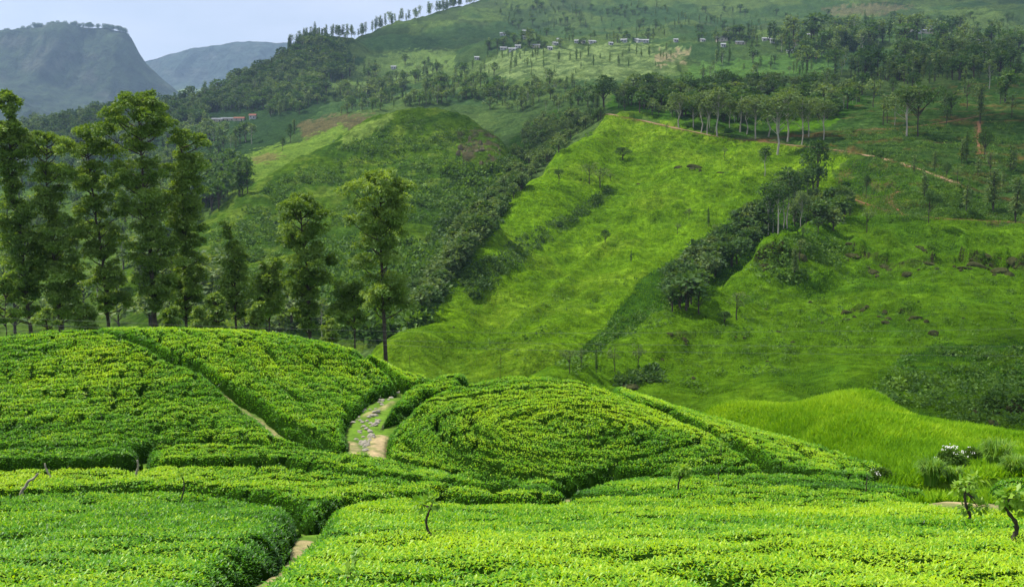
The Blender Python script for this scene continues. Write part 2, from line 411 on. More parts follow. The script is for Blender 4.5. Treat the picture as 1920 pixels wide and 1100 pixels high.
# relief: gullies, humps, sheep tracks
amp = np.clip(FY / 350., .35, 4.)
n1 = fbm(FX / 38, FY / 38, 3, 4) - .5; n2 = fbm(FX / 9, FY / 9, 11, 3) - .5; n3 = fbm(FX / 2.6, FY / 2.6, 19, 2) - .5
FZ0 = FZ.copy()
lay_k = np.choose(FLAY, [1.0, 1.4, 1.7, 2.0])
FZ = FZ + amp * lay_k * (3.2 * n1 + 1.3 * n2)
FZ = FZ + np.where(FLAY == 1, 1.0, .55) * n3 * np.clip(FY / 300, .4, 2.5)
tr = (FZ / 5.2 + 1.5 * fbm(FX / 45, FY / 45, 31, 2)) % 1.0
FZ = FZ + np.where((FLAY >= 2) & (FY < 560), 6.0 * (.25 - np.abs(fbm(FX / 24, FY / 30, 37, 3) - .5)), 0)
FZ = FZ + np.where((FLAY >= 2) & (FY < 600), 1.0 * (np.abs(tr - .5) * 2) ** .5, 0)
big = fbm(FX / 260, FY / 260, 47, 4) - .5
FZ = FZ + np.where(FLAY == 0, sstep(650, 1400, FY) * (1 - .75 * sstep(1500, 2000, FY)) * 60 * big, 0)

def fsamp(G, a, L):
    jj = np.clip((np.asarray(a) - A0) / (A1 - A0) * (NA - 1), 0, NA - 1.001); ii = np.clip((np.asarray(L) - LY0) / (LY1 - LY0) * (NL - 1), 0, NL - 1.001)
    i0 = ii.astype(int); j0 = jj.astype(int); fi = ii - i0; fj = jj - j0
    return (G[i0, j0] * (1 - fi) + G[i0 + 1, j0] * fi) * (1 - fj) + (G[i0, j0 + 1] * (1 - fi) + G[i0 + 1, j0 + 1] * fi) * fj
def hill_z(x, y): return fsamp(FZ, np.asarray(x) / np.asarray(y), np.log(y))
FE = FZ / FY
def pick(px, py, ymin=0.0):
    """where the line of sight through a photo pixel first meets the hills: x, y, z"""
    a, e = ray(px, py); a = np.atleast_1d(a); e = np.atleast_1d(e); e = np.broadcast_to(e, np.broadcast(a, e).shape); a = np.broadcast_to(a, e.shape)
    j = np.clip(np.rint((a - A0) / (A1 - A0) * (NA - 1)).astype(int), 0, NA - 1)
    hit = (FE[:, j] >= e[None]) & (FY[:, j] >= ymin)
    i = hit.argmax(0); ok = hit.any(0); i = np.clip(i, 1, NL - 1)
    e0 = FE[i - 1, j]; e1 = FE[i, j]; t = np.clip((e - e0) / np.where(e1 - e0 == 0, 1, e1 - e0), 0, 1)
    L = fl[i - 1] + t * (fl[i] - fl[i - 1]); Y = np.exp(L); X = a * Y
    return X, Y, fsamp(FZ, a, L), ok
def in_px(px, py, poly, soft=0):
    return inside(px, py, poly)

# cattle tracks and creases across the grass slopes, and the rock step near the right edge
for pts_, hgt_, wid_ in [([(1050, 418), (1130, 408), (1230, 402), (1330, 396), (1425, 404)], .7, 1.5), ([(960, 500), (1060, 482), (1150, 474), (1260, 486)], .6, 1.4), ([(1180, 440), (1240, 395), (1310, 372), (1410, 352)], .7, 1.6), ([(930, 640), (1030, 560), (1120, 470), (1180, 425)], .8, 1.8), ([(1190, 330), (1280, 335), (1370, 345), (1430, 340)], .6, 1.5), ([(860, 560), (950, 520), (1050, 505)], .6, 1.4), ([(900, 670), (1000, 625), (1100, 600), (1180, 560)], .6, 1.5), ([(1160, 262), (1250, 280), (1350, 290), (1430, 292)], .6, 1.6),
                           ([(1230, 660), (1340, 600), (1450, 560), (1560, 520)], .6, 1.3), ([(1280, 720), (1400, 680), (1560, 640), (1700, 640)], .5, 1.2), ([(1540, 520), (1640, 490), (1760, 458), (1925, 440)], 1.0, 2.0), ([(1500, 600), (1600, 560), (1720, 540), (1900, 545)], .5, 1.2), ([(1210, 690), (1300, 668), (1420, 640)], .5, 1.2)]:
    q = smooth_line(pts_, 8); X, Y, Z, ok = pick(q[:, 0], q[:, 1]); P = np.c_[X, Y][ok]; m = (FX > X.min() - 6) & (FX < X.max() + 6) & (FY > Y.min() - 6) & (FY < Y.max() + 6)
    d = seg_dist(FX[m], FY[m], P); FZ[m] += hgt_ * (np.exp(-(d / wid_) ** 2) - .6 * np.exp(-((d - 2.2 * wid_) / wid_) ** 2))
ledge = np.zeros_like(FZ)
for pts_, hgt_ in [([(1585, 462), (1620, 484), (1665, 500), (1720, 496), (1790, 490), (1850, 500), (1960, 506)], 2.4), ([(1400, 500), (1440, 492), (1480, 486), (1520, 474)], 2.2), ([(1235, 632), (1270, 634), (1310, 632)], 1.0), ([(1585, 584), (1650, 586), (1730, 592)], 1.2), ([(1820, 772), (1880, 776), (1960, 770)], 1.2)]:
    q = smooth_line(pts_, 6); X, Y, Z, ok = pick(q[:, 0], q[:, 1]); aa = (X / Y)[ok]; o_ = np.argsort(aa); Yc = np.interp(fa, aa[o_], Y[ok][o_])
    tap = sstep(aa.min(), aa.min() + .015, fa) * (1 - sstep(aa.max() - .015, aa.max(), fa)); nn = .45 + 1.1 * sstep(.38, .6, fbm(fa * 70, fa * 0, 977, 3)); dy_ = FY - Yc[None] - 3.0 * (fbm(FX / 6, FX * 0, 979, 2) - .5)
    up_ = hgt_ * (tap * nn)[None] * sstep(-.6, .8, dy_) * (1 - sstep(2, 26, dy_)); FZ += up_; ledge = np.maximum(ledge, sstep(-1.6, -.5, dy_) * (1 - sstep(.9, 1.6, dy_)) * np.minimum(1, (tap * nn)[None] * 1.4))
FE = FZ / FY
# ---- roads cut into the slopes: their centre lines, and the ground levelled along them
ROADS = [('road', 2.9, 'road', 'pale earth road winding along the top of the grass slope', [(1141, 214), (1170, 220), (1200, 225), (1250, 237), (1300, 247), (1345, 257), (1410, 264), (1480, 272), (1540, 278), (1600, 287), (1650, 297), (1700, 310), (1760, 331), (1800, 346), (1842, 361)]),
 ('track', 1.7, 'redsoil', 'upper earth track forking off the road to the right', [(1400, 262), (1440, 260), (1480, 257), (1560, 246), (1640, 243), (1720, 237), (1780, 228), (1850, 216), (1895, 213)]),
 ('path', 1.1, 'redsoil', 'steep soil path straight down the red terraces', [(1835, 228), (1836, 245), (1834, 268), (1836, 290)]),
 ('path', 1.1, 'redsoil', 'footpath between the terraced tea and the grass', [(1595, 372), (1640, 388), (1690, 402), (1760, 410), (1850, 414), (1935, 419)]),
 ('path', 1.0, 'redsoil', 'short path climbing into the terraced tea', [(1690, 402), (1678, 388), (1664, 378), (1668, 366), (1690, 358)])]
ROAD_L = []; verge = np.zeros_like(FZ)
for nm_, wd_, mt_, lb_, pts_ in ROADS:
    q = smooth_line(pts_, 6); X, Y, Z, ok = pick(q[:, 0], q[:, 1]); P = np.c_[X, Y, Z][ok]
    d = np.r_[0, np.cumsum(np.hypot(*np.diff(P[:, :2], axis=0).T))]; t = np.arange(0, d[-1], 1.5); P = np.c_[[np.interp(t, d, P[:, k]) for k in range(3)]].T
    for _ in range(6): P[1:-1] = .25 * P[:-2] + .5 * P[1:-1] + .25 * P[2:]
    m = (FX > P[:, 0].min() - 8) & (FX < P[:, 0].max() + 8) & (FY > P[:, 1].min() - 8) & (FY < P[:, 1].max() + 8)
    gx_, gy_ = FX[m], FY[m]; best = np.full(gx_.shape, 1e9); bz = np.zeros_like(best)
    for a_ in P:
        dd = np.hypot(gx_ - a_[0], gy_ - a_[1]); u_ = dd < best; best[u_] = dd[u_]; bz[u_] = a_[2]
    wgt = 1 - sstep(wd_ * .5 + 1.2, wd_ * .5 + 4.0, best); FZ[m] = FZ[m] * (1 - wgt) + bz * wgt
    verge[m] = np.maximum(verge[m], 1 - sstep(wd_ * .5, wd_ * .5 + 2.2, best)); ROAD_L.append((nm_, wd_, mt_, lb_, P))
FE = FZ / FY; FPX, FPY = proj(FX, FY, FZ)
# ---- ground cover (albedo) of the hills
c = np.zeros((NL, NA, 3))
def fill(mask, col, vary=.0):
    mk = np.asarray(mask, float)[..., None]; c[:] = c * (1 - mk) + np.asarray(col) * mk
g_lo = fbm(FX / 26, FY / 26, 61, 4); g_hi = fbm(FX / 7, FY / 7, 71, 3); g_vl = fbm(FX / 90, FY / 90, 77, 3)
jx = FPX + 26 * (g_lo - .5); jy = FPY + 22 * (g_hi - .5)
fill(np.ones_like(FX), (.085, .145, .040)); fill(sstep(1150, 1500, FY), (.070, .110, .042))
fill(FLAY == 1, (.078, .155, .012)); fill(FLAY == 2, (.148, .290, .010)); fill(FLAY == 3, (.098, .210, .010))
# patchwork of tea fields on the plateau
w1, w2 = worley(FX / 75, FY / 120, 55); cell = _h(np.floor(FX / 75 + .3 * g_hi), np.floor(FY / 120), 88); pm = (FLAY == 0) & (FY > 560)
fill(pm * sstep(.5, .6, cell) * .55, (.12, .19, .045)); fill(pm * (1 - sstep(.3, .4, cell)) * .5, (.05, .10, .03)); fill(pm * (1 - sstep(.015, .06, w2 - w1)) * .7, (.035, .065, .025))
# upper slopes: scrub and forest floor
m = (FLAY == 0) & (FY > 900); fill(m * sstep(.45, .6, g_vl) * .7, (.045, .10, .035))
fill(inside(jx, jy, [(-400, 200), (330, 180), (500, 110), (600, 60), (700, 120), (620, 180), (560, 250), (420, 330), (380, 420), (0, 700), (-400, 700)]) & (FLAY == 0), (.035, .075, .025))
fill(inside(jx, jy, [(590, 140), (760, 95), (850, 95), (850, 130), (700, 170), (600, 175)]) & (FLAY == 0), (.14, .22, .06))
fill((inside(jx, jy, [(880, 130), (960, 98), (1200, 82), (1290, 95), (1260, 140), (1150, 152), (950, 150)]) & (FLAY == 0)) * (.35 + .6 * sstep(.4, .6, g_hi)), (.20, .28, .10))
fill((inside(jx, jy, [(1230, 95), (1290, 95), (1290, 120), (1220, 130)]) & (FLAY == 0)) * sstep(.45, .55, g_hi), (.28, .25, .14))
fill((inside(jx, jy, [(1300, 120), (1560, 95), (1560, 150), (1420, 175), (1250, 175)]) & (FLAY == 0)) * .8, (.095, .20, .04))
fill((inside(jx, jy, [(1540, 15), (1640, 8), (1720, 12), (1660, 26), (1560, 30)]) & (FLAY == 0)) * .6, (.17, .145, .085))
fill((inside(jx, jy, [(560, 232), (640, 215), (700, 218), (690, 235), (610, 258), (575, 262)]) & (FLAY == 0)), (.13, .12, .055))
fill((inside(jx, jy, [(400, 330), (470, 285), (560, 262), (640, 235), (660, 240), (560, 310), (440, 380)]) & (FLAY == 0)), (.15, .25, .035))
fill((inside(jx, jy, [(470, 300), (510, 285), (540, 283), (500, 305)]) & (FLAY == 0)) * .7, (.20, .16, .07))
fill(inside(jx, jy, [(-400, 380), (380, 330), (400, 420), (640, 600), (640, 680), (-400, 680)]) & (FLAY == 0), (.10, .18, .03))
# scrub under the road trees
fill(inside(jx, jy, [(1130, 208), (1160, 165), (1300, 165), (1560, 160), (1640, 190), (1560, 235), (1500, 262), (1390, 258), (1300, 242)]) & (FLAY != 1), (.045, .115, .015))
fill((inside(jx, jy, [(1440, 240), (1480, 200), (1500, 225), (1560, 215), (1600, 235), (1540, 250)]) & (FLAY == 0)), (.085, .20, .012))
# thin tea on red earth right of the road
soil_tea = [(1300, 255), (1560, 240), (1640, 175), (1900, 140), (2300, 150), (2300, 430), (1900, 418), (1690, 408), (1600, 380), (1560, 330), (1590, 298), (1480, 270)]
mk = inside(jx, jy, soil_tea) & (FLAY != 3) & (FPX > 1480)
fill(mk, (.040, .095, .018)); fill(mk * .5 * sstep(.58, .70, fbm(FX / 14, FY / 5, 91, 4)), (.22, .12, .045))
fill((mk & inside(jx, jy, [(1560, 345), (1600, 300), (1700, 330), (1640, 380)])) * .5 * sstep(.5, .6, g_hi), (.22, .15, .06))
row = np.abs((FZ / 1.6 + .5 * g_lo) % 1 - .5) * 2
fill((mk * sstep(.55, .8, row)) * .65, (.085, .15, .04))
# the round hill: shrubs in its gully, sunlight painted on its left rim
fill((FLAY == 1) * sstep(.42, .58, g_lo) * .75, (.05, .115, .016)); fill((FLAY == 1) * sstep(.55, .68, g_hi) * .6, (.15, .22, .03))
fill((FLAY == 1) & inside(jx, jy, [(650, 255), (700, 226), (740, 218), (720, 240), (640, 280)]), (.17, .26, .05))
cliff = [(850, 250), (895, 240), (935, 258), (938, 300), (910, 320), (870, 305)]
fill(((FLAY == 1) & inside(jx, jy, cliff)) * sstep(.46, .6, g_hi), (.10, .092, .05))
# grass spur and right hillside: patches of longer, darker and drier grass
fill((FLAY == 2) * sstep(.45, .65, g_lo) * .55, (.19, .30, .022)); fill((FLAY == 2) * sstep(.46, .64, fbm(FX / 13, FY / 13, 83, 4)) * .45, (.090, .195, .012))
fill((FLAY == 3) * sstep(.5, .7, fbm(FX / 15, FY / 15, 87, 4)) * .65, (.055, .145, .012)); fill((FLAY == 3) * sstep(.52, .7, g_lo) * .5, (.14, .27, .012))
fill(((FLAY == 3) & inside(jx, jy, [(1650, 690), (1750, 650), (1960, 640), (2300, 700), (2300, 840), (1750, 815), (1640, 760)])) * sstep(.36, .56, .5 * g_lo + .5 * g_hi), (.04, .11, .012))
fill((FLAY == 0) & (FY > 270) & inside(jx, jy, [(780, 620), (880, 470), (1000, 330), (1100, 225), (1040, 205), (960, 260), (930, 340), (850, 400), (800, 520)]), (.04, .095, .014))
fill(((FLAY == 2) | (FLAY == 0)) & inside(jx, jy, [(1060, 690), (1230, 500), (1400, 400), (1500, 380), (1540, 430), (1400, 500), (1250, 610), (1080, 690)]), (.045, .12, .012))
fill(ledge * sstep(.34, .5, g_hi), (.045, .042, .022))
fill(verge * sstep(.35, .55, g_hi), (.19, .115, .05))
g_f = fbm(FX / 2.6, FY / 2.6, 93, 3); c *= ((.70 + .6 * g_hi) * np.where(FY < 560, .62 + .76 * g_f, 1))[..., None]

g = NG('hill_ground_cover'); col = g.attr('cover', 'Color')
na = g.noise(.55, 7, .62); nb = g.noise(.12, 5, .6); nc_ = g.noise(2.2, 4, .6)
col = g.mix(1.0, col, g.ramp(na, [(.30, (.42, .48, .42)), (.5, (.95, .95, .9)), (.72, (1.55, 1.42, 1.3))]), 'MULTIPLY')
col = g.mix(1.0, col, g.ramp(nb, [(.3, (.72, .78, .8)), (.7, (1.22, 1.16, 1.1))]), 'MULTIPLY')
hh = g.math('ADD', g.math('MULTIPLY', na, 1.6), nc_)
M['hill'] = g.finish(col, .95, .0, g.bump(hh, .9, 1.1))

keep = np.ones((NL - 1, NA - 1), bool)
faces, used = grid_faces(keep)
V = np.c_[FX.ravel(), FY.ravel(), FZ.ravel()]
me = np_mesh('hills', V, [faces], [M['hill']], attrs={'cover': c.reshape(-1, 3)})
link('hills', me, kind='structure', label='green hillsides rising beyond the tea fields to the skyline')

# ---- the flat-topped mountain and the blue ridge behind
def mountain(name, rows, sky_line, Yc, depth, label, col, seed, cliff_h, base_py):
    a_, e_ = ray([p[0] for p in sky_line], [p[1] for p in sky_line]); ex = a_ * Yc; ez = e_ * Yc
    xs = np.linspace(ex[0], ex[-1], 420); top = np.interp(xs, ex, ez)
    top = top + (fbm(xs / 130, xs * 0, seed, 4) - .5) * 22
    prof = np.linspace(0, 1, 170); zb = float(ray(960, base_py)[1]) * (Yc - depth)
    X, T = np.meshgrid(xs, prof); top2 = np.tile(top, (170, 1))
    # t=0 foot in front, .72 top edge, 1 behind
    t1 = np.clip(T / .72, 0, 1)
    rise = cliff_h * sstep(.80, .97, t1) + (1 - cliff_h) * t1 ** 1.25
    Yg = Yc - depth * (1 - t1) + 260 * np.clip((T - .72) / .28, 0, 1)
    Z = zb + (top2 - zb) * rise - 420 * np.clip((T - .76) / .24, 0, 1) ** 1.3
    rib = fbm(X / 330 + T * 1.2, T * depth / 420, seed + 3, 6) - .5
    Z = Z + rib * 230 * sstep(0, .3, t1) * (1 - sstep(.9, 1.0, t1)); Yg = Yg + (fbm(X / 240, T * depth / 300, seed + 9, 4) - .5) * 260 * (1 - sstep(.70, .74, T))
    g2 = fbm(X / 120, Z / 60, seed + 20, 4); g3 = fbm(X / 420, Z / 200, seed + 27, 3)
    cc = np.tile(np.asarray(col, float), X.shape + (1,))
    mk = (sstep(.45, .62, g3) * (1 - sstep(.5, .8, t1)))[..., None]; cc = cc * (1 - mk) + np.array((.20, .28, .08)) * mk  # lighter green lower patches, with sunlight put into their colour
    mk = (sstep(.55, .7, g2) * sstep(.72, .85, t1) * (T < .74) * cliff_h)[..., None]; cc = cc * (1 - mk) + np.array((.10, .09, .085)) * mk
    f, u = grid_faces(np.ones((169, 419), bool))
    me = np_mesh(name, np.c_[X.ravel(), Yg.ravel(), Z.ravel()], [f], [M['hill_far']], attrs={'cover': cc.reshape(-1, 3)})
    return link(name, me, kind='structure', label=label)
g = NG('far_mountain_cover'); col = g.attr('cover', 'Color'); na = g.noise(.02, 7, .65)
M['hill_far'] = g.finish(g.mix(1.0, col, g.ramp(na, [(.35, (.35, .4, .4)), (.65, (1.7, 1.6, 1.5))]), 'MULTIPLY'), .9, .1, g.bump(na, 1.0, 45))
mountain('flat_topped_mountain', None, [(-700, 130), (-300, 95), (-60, 78), (0, 64), (60, 52), (120, 47), (200, 52), (232, 58), (240, 66), (255, 95), (270, 118), (300, 148), (330, 172), (380, 205), (450, 250), (520, 300)],
         5200, 1700, 'dark flat-topped mountain with a cliff at its right end', (.035, .06, .028), 101, .42, 262)  # mountain cover darkened in place of a cloud's shade
mountain('blue_ridge', None, [(-200, 180), (200, 140), (280, 114), (320, 100), (380, 90), (440, 83), (480, 80), (560, 80), (700, 78), (900, 90), (1300, 120)],
         8200, 2600, 'pale blue ridge far behind the valley', (.035, .06, .05), 131, .3, 215)
# far valley floor under the mountains
gx, gy = np.meshgrid(np.linspace(-9000, 9000, 60), np.linspace(2900, 12500, 50))
gz = -330 + 120 * (fbm(gx / 900, gy / 900, 141, 4) - .5) + 140 * sstep(2900, 5000, gy) * 0
f, u = grid_faces(np.ones((49, 59), bool))
link('valley_floor', np_mesh('valley_floor', np.c_[gx.ravel(), gy.ravel(), gz.ravel()], [f], [M['hill_far']], attrs={'cover': np.tile((.06, .11, .04), (gx.size, 1))}), kind='structure', label='far valley floor below the blue mountains')
# ------------------------------------------------------------------ the near slope: tea top surface from its visible points
N_rows = [(-400, 1100, 11), (0, 1100, 11), (480, 1100, 10.6), (960, 1100, 10.5), (1440, 1100, 10.5), (1920, 1100, 10.5), (2400, 1100, 10.5),
          (0, 1000, 18.2), (480, 1000, 17.6), (960, 1000, 17.4), (1440, 1000, 17.4), (1920, 1000, 17.2),
          (-300, 925, 32.5), (0, 922, 33), (350, 918, 33), (600, 945, 28), (820, 932, 33), (1000, 938, 32.5), (1200, 922, 35), (1600, 915, 36), (1920, 945, 29), (2300, 950, 28),
          (0, 880, 42.5), (300, 866, 44.5), (600, 872, 43), (800, 893, 41), (1100, 905, 40), (1330, 886, 43.5), (1600, 893, 41.5),
          (-300, 850, 47), (0, 845, 48), (260, 842, 48.5), (450, 838, 49), (640, 846, 48.5), (760, 866, 46.5),
          (0, 740, 60), (250, 740, 60), (420, 770, 57), (550, 800, 53.5), (0, 660, 70), (250, 650, 71), (150, 780, 55),
          (-300, 650, 76), (0, 628, 78), (200, 617, 79), (400, 619, 78), (500, 624, 77), (600, 642, 74.5), (690, 664, 72), (790, 708, 68.5),
          (450, 690, 66), (550, 740, 61), (620, 790, 55.5), (650, 730, 63), (600, 690, 68),
          (660, 830, 50.5), (720, 770, 58), (745, 735, 63),
          (735, 850, 49), (860, 890, 46), (1000, 906, 45), (1100, 885, 46.5), (1250, 882, 46.5), (1420, 878, 46.5),
          (725, 800, 54.5), (800, 745, 62), (880, 712, 67), (950, 702, 69), (1075, 708, 68.5), (1160, 733, 66), (1245, 767, 62), (1330, 802, 58), (1420, 855, 50.5),
          (900, 800, 53.6), (1050, 780, 55.6), (1200, 810, 53.2), (1000, 850, 49.3), (1300, 850, 49.4), (950, 740, 61.6), (1100, 740, 61.6),
          (795, 712, 67.5), (830, 709, 68), (870, 702, 68.5), (765, 702, 69), (800, 732, 74), (850, 726, 75), (900, 717, 76), (755, 716, 75), (715, 690, 77),
          (1500, 850, 54), (1600, 888, 48),
          (1700, 908, 40), (1800, 915, 36), (1900, 895, 38.5), (2200, 890, 39)]
nx, ny, nz = [], [], []
for r in N_rows:
    a, e = ray(r[0], r[1]); nx.append(float(a) * r[2]); ny.append(r[2]); nz.append(float(e) * r[2])
for x, y, z in [(-6, 5, -2.7), (0, 5, -2.6), (6, 5, -2.6), (-3, 2, -1.9), (3, 2, -1.9),
                (-45, 92, -17.5), (-25, 94, -17.5), (-12, 90, -18.5), (-60, 90, -16.5), (-45, 112, -31), (-15, 108, -31), (-70, 112, -30),
                (3, 84, -18.5), (8, 82, -19), (18, 74, -19), (26, 64, -18.5), (5, 104, -31), (30, 95, -31), (45, 80, -27),
                (17, 58, -14.6), (23, 52, -14.2), (34, 52, -17), (30, 46, -15), (45, 48, -17), (70, 50, -18), (60, 90, -30), (80, 110, -36), (-90, 70, -14), (-90, 30, -9)]:
    nx.append(x); ny.append(y); nz.append(z)
tps_near = TPS(np.c_[nx, ny] / 30., nz, 2e-4)
HT = .80                                       # height of the plucked tea
GA0, GA1, GL0, GL1, GNA, GNL = -.92, .92, math.log(5.), math.log(125.), 1390, 760
ga = np.linspace(GA0, GA1, GNA); gl = np.linspace(GL0, GL1, GNL)
GA, GL = np.meshgrid(ga, gl); GY = np.exp(GL); GX = GA * GY
sub = tps_near(GX[::4, ::4] / 30., GY[::4, ::4] / 30.)
ii = np.minimum(np.arange(GNL) / 4., sub.shape[0] - 1.001); jj = np.minimum(np.arange(GNA) / 4., sub.shape[1] - 1.001)
i0 = ii.astype(int); j0 = jj.astype(int); fi = (ii - i0)[:, None]; fj = (jj - j0)[None]
TOP = (sub[i0][:, j0] * (1 - fi) + sub[i0 + 1][:, j0] * fi) * (1 - fj) + (sub[i0][:, j0 + 1] * (1 - fi) + sub[i0 + 1][:, j0 + 1] * fi) * fj
# grassy mound beyond the dome, a separate hump
def mound(x, y):
    P = [(1340, 768, 92), (1420, 762, 92), (1500, 764, 90), (1600, 757, 92), (1680, 770, 88), (1760, 800, 80), (1850, 812, 76), (1930, 822, 73), (2100, 825, 72)]
    F_ = [(1500, 830, 68), (1600, 850, 60), (1680, 870, 54), (1700, 800, 74), (1600, 800, 78), (1500, 790, 82), (1780, 840, 62), (1900, 850, 58), (2100, 870, 52), (1650, 895, 47), (1800, 890, 47), (1900, 888, 46)]
    X, Y, Z = [], [], []
    for p in P + F_:
        a, e = ray(p[0], p[1]); X.append(float(a) * p[2]); Y.append(p[2]); Z.append(float(e) * p[2])
    for p in P:
        a, e = ray(p[0], p[1]); X += [float(a) * p[2] + 1.5, float(a) * p[2] + 4]; Y += [p[2] + 8, p[2] + 26]; Z += [float(e) * p[2] - 4.5, float(e) * p[2] - 22]
    X += [8, 14, 8, 60, 70]; Y += [100, 70, 80, 40, 60]; Z += [-34, -26, -30, -16, -18]
    t = TPS(np.c_[X, Y] / 30., Z, 2e-4); return t(x / 30., y / 30.)
MZ = mound(GX, GY); MZ = np.where((GX < 8) | (GY < 43), -99, MZ)
GND = np.maximum(TOP - HT, MZ)
gn = fbm(GX / 2.2, GY / 2.2, 5, 4) - .5
GND = GND + .22 * gn * sstep(6, 14, GY) + np.where(MZ > TOP - HT, .8 * (fbm(GX / 5, GY / 5, 8, 3) - .5), 0)
def nsamp(G, x, y):
    a = np.asarray(x) / np.asarray(y); L = np.log(y)
    jj = np.clip((a - GA0) / (GA1 - GA0) * (GNA - 1), 0, GNA - 1.001); ii = np.clip((L - GL0) / (GL1 - GL0) * (GNL - 1), 0, GNL - 1.001)
    i0 = ii.astype(int); j0 = jj.astype(int); fi = ii - i0; fj = jj - j0
    return (G[i0, j0] * (1 - fi) + G[i0 + 1, j0] * fi) * (1 - fj) + (G[i0, j0 + 1] * (1 - fi) + G[i0 + 1, j0 + 1] * fi) * fj
TE = np.maximum(TOP, GND) / GY
GSOIL = []
def npick(px, py):
    """photo pixel -> x, y on the near tea top"""
    a, e = ray(px, py); j = int(np.clip(round((float(a) - GA0) / (GA1 - GA0) * (GNA - 1)), 0, GNA - 1))
    i = int((TE[:, j] >= float(e))[1:].argmax()) + 1 if (TE[1:, j] >= float(e)).any() else GNL - 1
    e0, e1 = TE[i - 1, j], TE[i, j]; t = min(max((float(e) - e0) / (e1 - e0 + 1e-9), 0), 1)
    Y = math.exp(gl[i - 1] + t * (gl[i] - gl[i - 1])); return float(a) * Y, Y
def gpoly(pts):
    out = []
    for p in pts:
        if len(p) == 3: out.append(((p[0] - 960) / F_PX * p[2], p[2]))
        else: out.append(npick(*p))
    return out

# (name of the field, pixel outline, label, youth of its leaves, row direction)
FIELDS = [
 ('left', [(-620, 660), (-300, 652), (0, 631), (100, 622), (172, 619), (236, 635), (282, 652), (322, 677), (386, 702), (436, 746), (482, 779), (522, 812), (570, 828), (618, 838), (540, 834), (400, 829), (290, 831), (262, 838), (150, 836), (0, 837), (-300, 842), (-620, 846)],
  'broad left flank of the tea hill, broken by dark gaps between bushes', 0.56, (1, .25), 0.92),
 ('hillr', [(185, None, 86), (180, 618), (236, 630), (282, 647), (327, 669), (386, 693), (445, 731), (491, 758), (540, 796), (575, 816), (618, 834), (648, 834), (656, 822), (648, 800), (656, 780), (680, 757), (692, 742), (725, 728), (742, 716), (725, 697), (700, 677), (672, 661), (668, None, 84)],
  'tea block on the hill between the diagonal path and the stony path', 0.58, (.55, -1), 0.92),
 ('strip', [(684, None, 83), (684, 663), (705, 675), (730, 694), (752, 712), (775, 716), (800, 711), (810, None, 78)],
  'narrow tea strip over the crest of the hill at the head of the stony path', 0.58, (.6, -1), 0.95),
 ('rowa', [(-620, 858), (-300, 852), (0, 847), (150, 845), (250, 844), (259, 850), (255, 861), (150, 866), (0, 871), (-300, 878), (-620, 886)],
  'low dark tea hedge along the left hill foot, ending at a soil gap', 0.4, (1, .05), 1.12),
 ('rowb', [(274, 848), (290, 840), (400, 837), (540, 841), (618, 848), (690, 855), (725, 866), (790, 880), (850, 894), (905, 906), (960, 916), (900, 915), (800, 899), (640, 885), (520, 867), (400, 864), (300, 866), (276, 861)],
  'long curving tea hedge from the soil gap round the foot of the dome', 0.52, (1, -.1), 1.05),
 ('bandc', [(-620, 912), (-300, 904), (0, 886), (150, 883), (225, 881), (262, 884), (290, 880), (400, 876), (520, 877), (640, 891), (800, 905), (900, 918), (1000, 924), (1060, 925), (1062, 931), (990, 936), (867, 935), (800, 930), (700, 932), (614, 944), (594, 952), (575, 950), (545, 936), (477, 927), (409, 917), (345, 914), (180, 912), (0, 919), (-300, 926), (-620, 936)],
  'bright tea band crossing behind the dark hedge edge, with bare stumps in it', 0.78, (1, -.03), 0.95),
 ('fieldd', [(-620, 946), (-300, 938), (0, 927), (180, 921), (300, 920), (409, 926), (477, 936), (540, 946), (556, 955), (545, 975), (528, 992), (508, 1010), (465, 1030), (430, 1056), (388, 1100), (355, None, 7.2), (-900, None, 7.2)],
  'foreground tea field left of the soil path, in horizontal rows', 0.48, (1, .04), 0.8),
 ('fielde', [(604, 962), (618, 952), (682, 938), (800, 934), (867, 946), (990, 947), (1054, 940), (1117, 933), (1200, 928), (1300, 918), (1400, 911), (1600, 920), (1690, 930), (1745, 946), (1800, 957), (1850, 961), (1920, 957), (2500, 956), (2700, None, 7.0), (400, None, 7.0), (474, 1092), (498, 1060), (548, 1022), (585, 990)],
  'large bright foreground tea field right of the soil path', 0.76, (1, .32), 0.9),
 ('stripg', [(1064, 919), (1092, 909), (1180, 891), (1330, 888), (1420, 886), (1500, 888), (1620, 897), (1700, 910), (1745, 920), (1600, 912), (1400, 904), (1300, 910), (1200, 920), (1117, 925)],
  'darker tea strip below the dome, tapering at both ends', 0.5, (1, .05), 0.8),
 ('dome', [(722, 836), (727, 806), (754, 782), (805, 740), (870, 718), (950, 706), (1070, 710), (1155, 736), (1240, 771), (1322, 807), (1365, 829), (1412, 859), (1432, 878), (1345, 882), (1260, 884), (1150, 880), (1092, 890), (1080, 897), (1050, 904), (1005, 908), (950, 904), (860, 892), (785, 870), (735, 858)],
  'round domed tea knoll with concentric rings of bushes', 0.66, None, 0.88),
 ('ring', [(713, 789), (752, 774), (803, 734), (870, 711.5), (950, 700), (1070, 704), (1155, 730), (1240, 763.5), (1322, 800), (1368, 822), (1418, 847), (1462, 877), (1540, 886), (1615, 893), (1690, None, 50), (1600, None, 55), (1480, None, 66), (1330, None, 70), (1160, None, 75), (960, None, 76), (850, None, 73), (798, 716), (762, 728), (748, 742), (738, 752)],
  'narrow tea hedge ringing the back of the domed knoll', 0.58, None, 0.97),
 ('corner', [(1846, 912), (1872, 897), (1990, 888), (2300, 882), (2500, 884), (2500, 940), (1960, 934), (1870, 926)],
  'dark clipped tea block by the bare soil patch at the right edge', 0.5, (1, .2), .9),
]
DC = npick(1060, 795)                           # middle of the dome's rings
tea_blocks = []
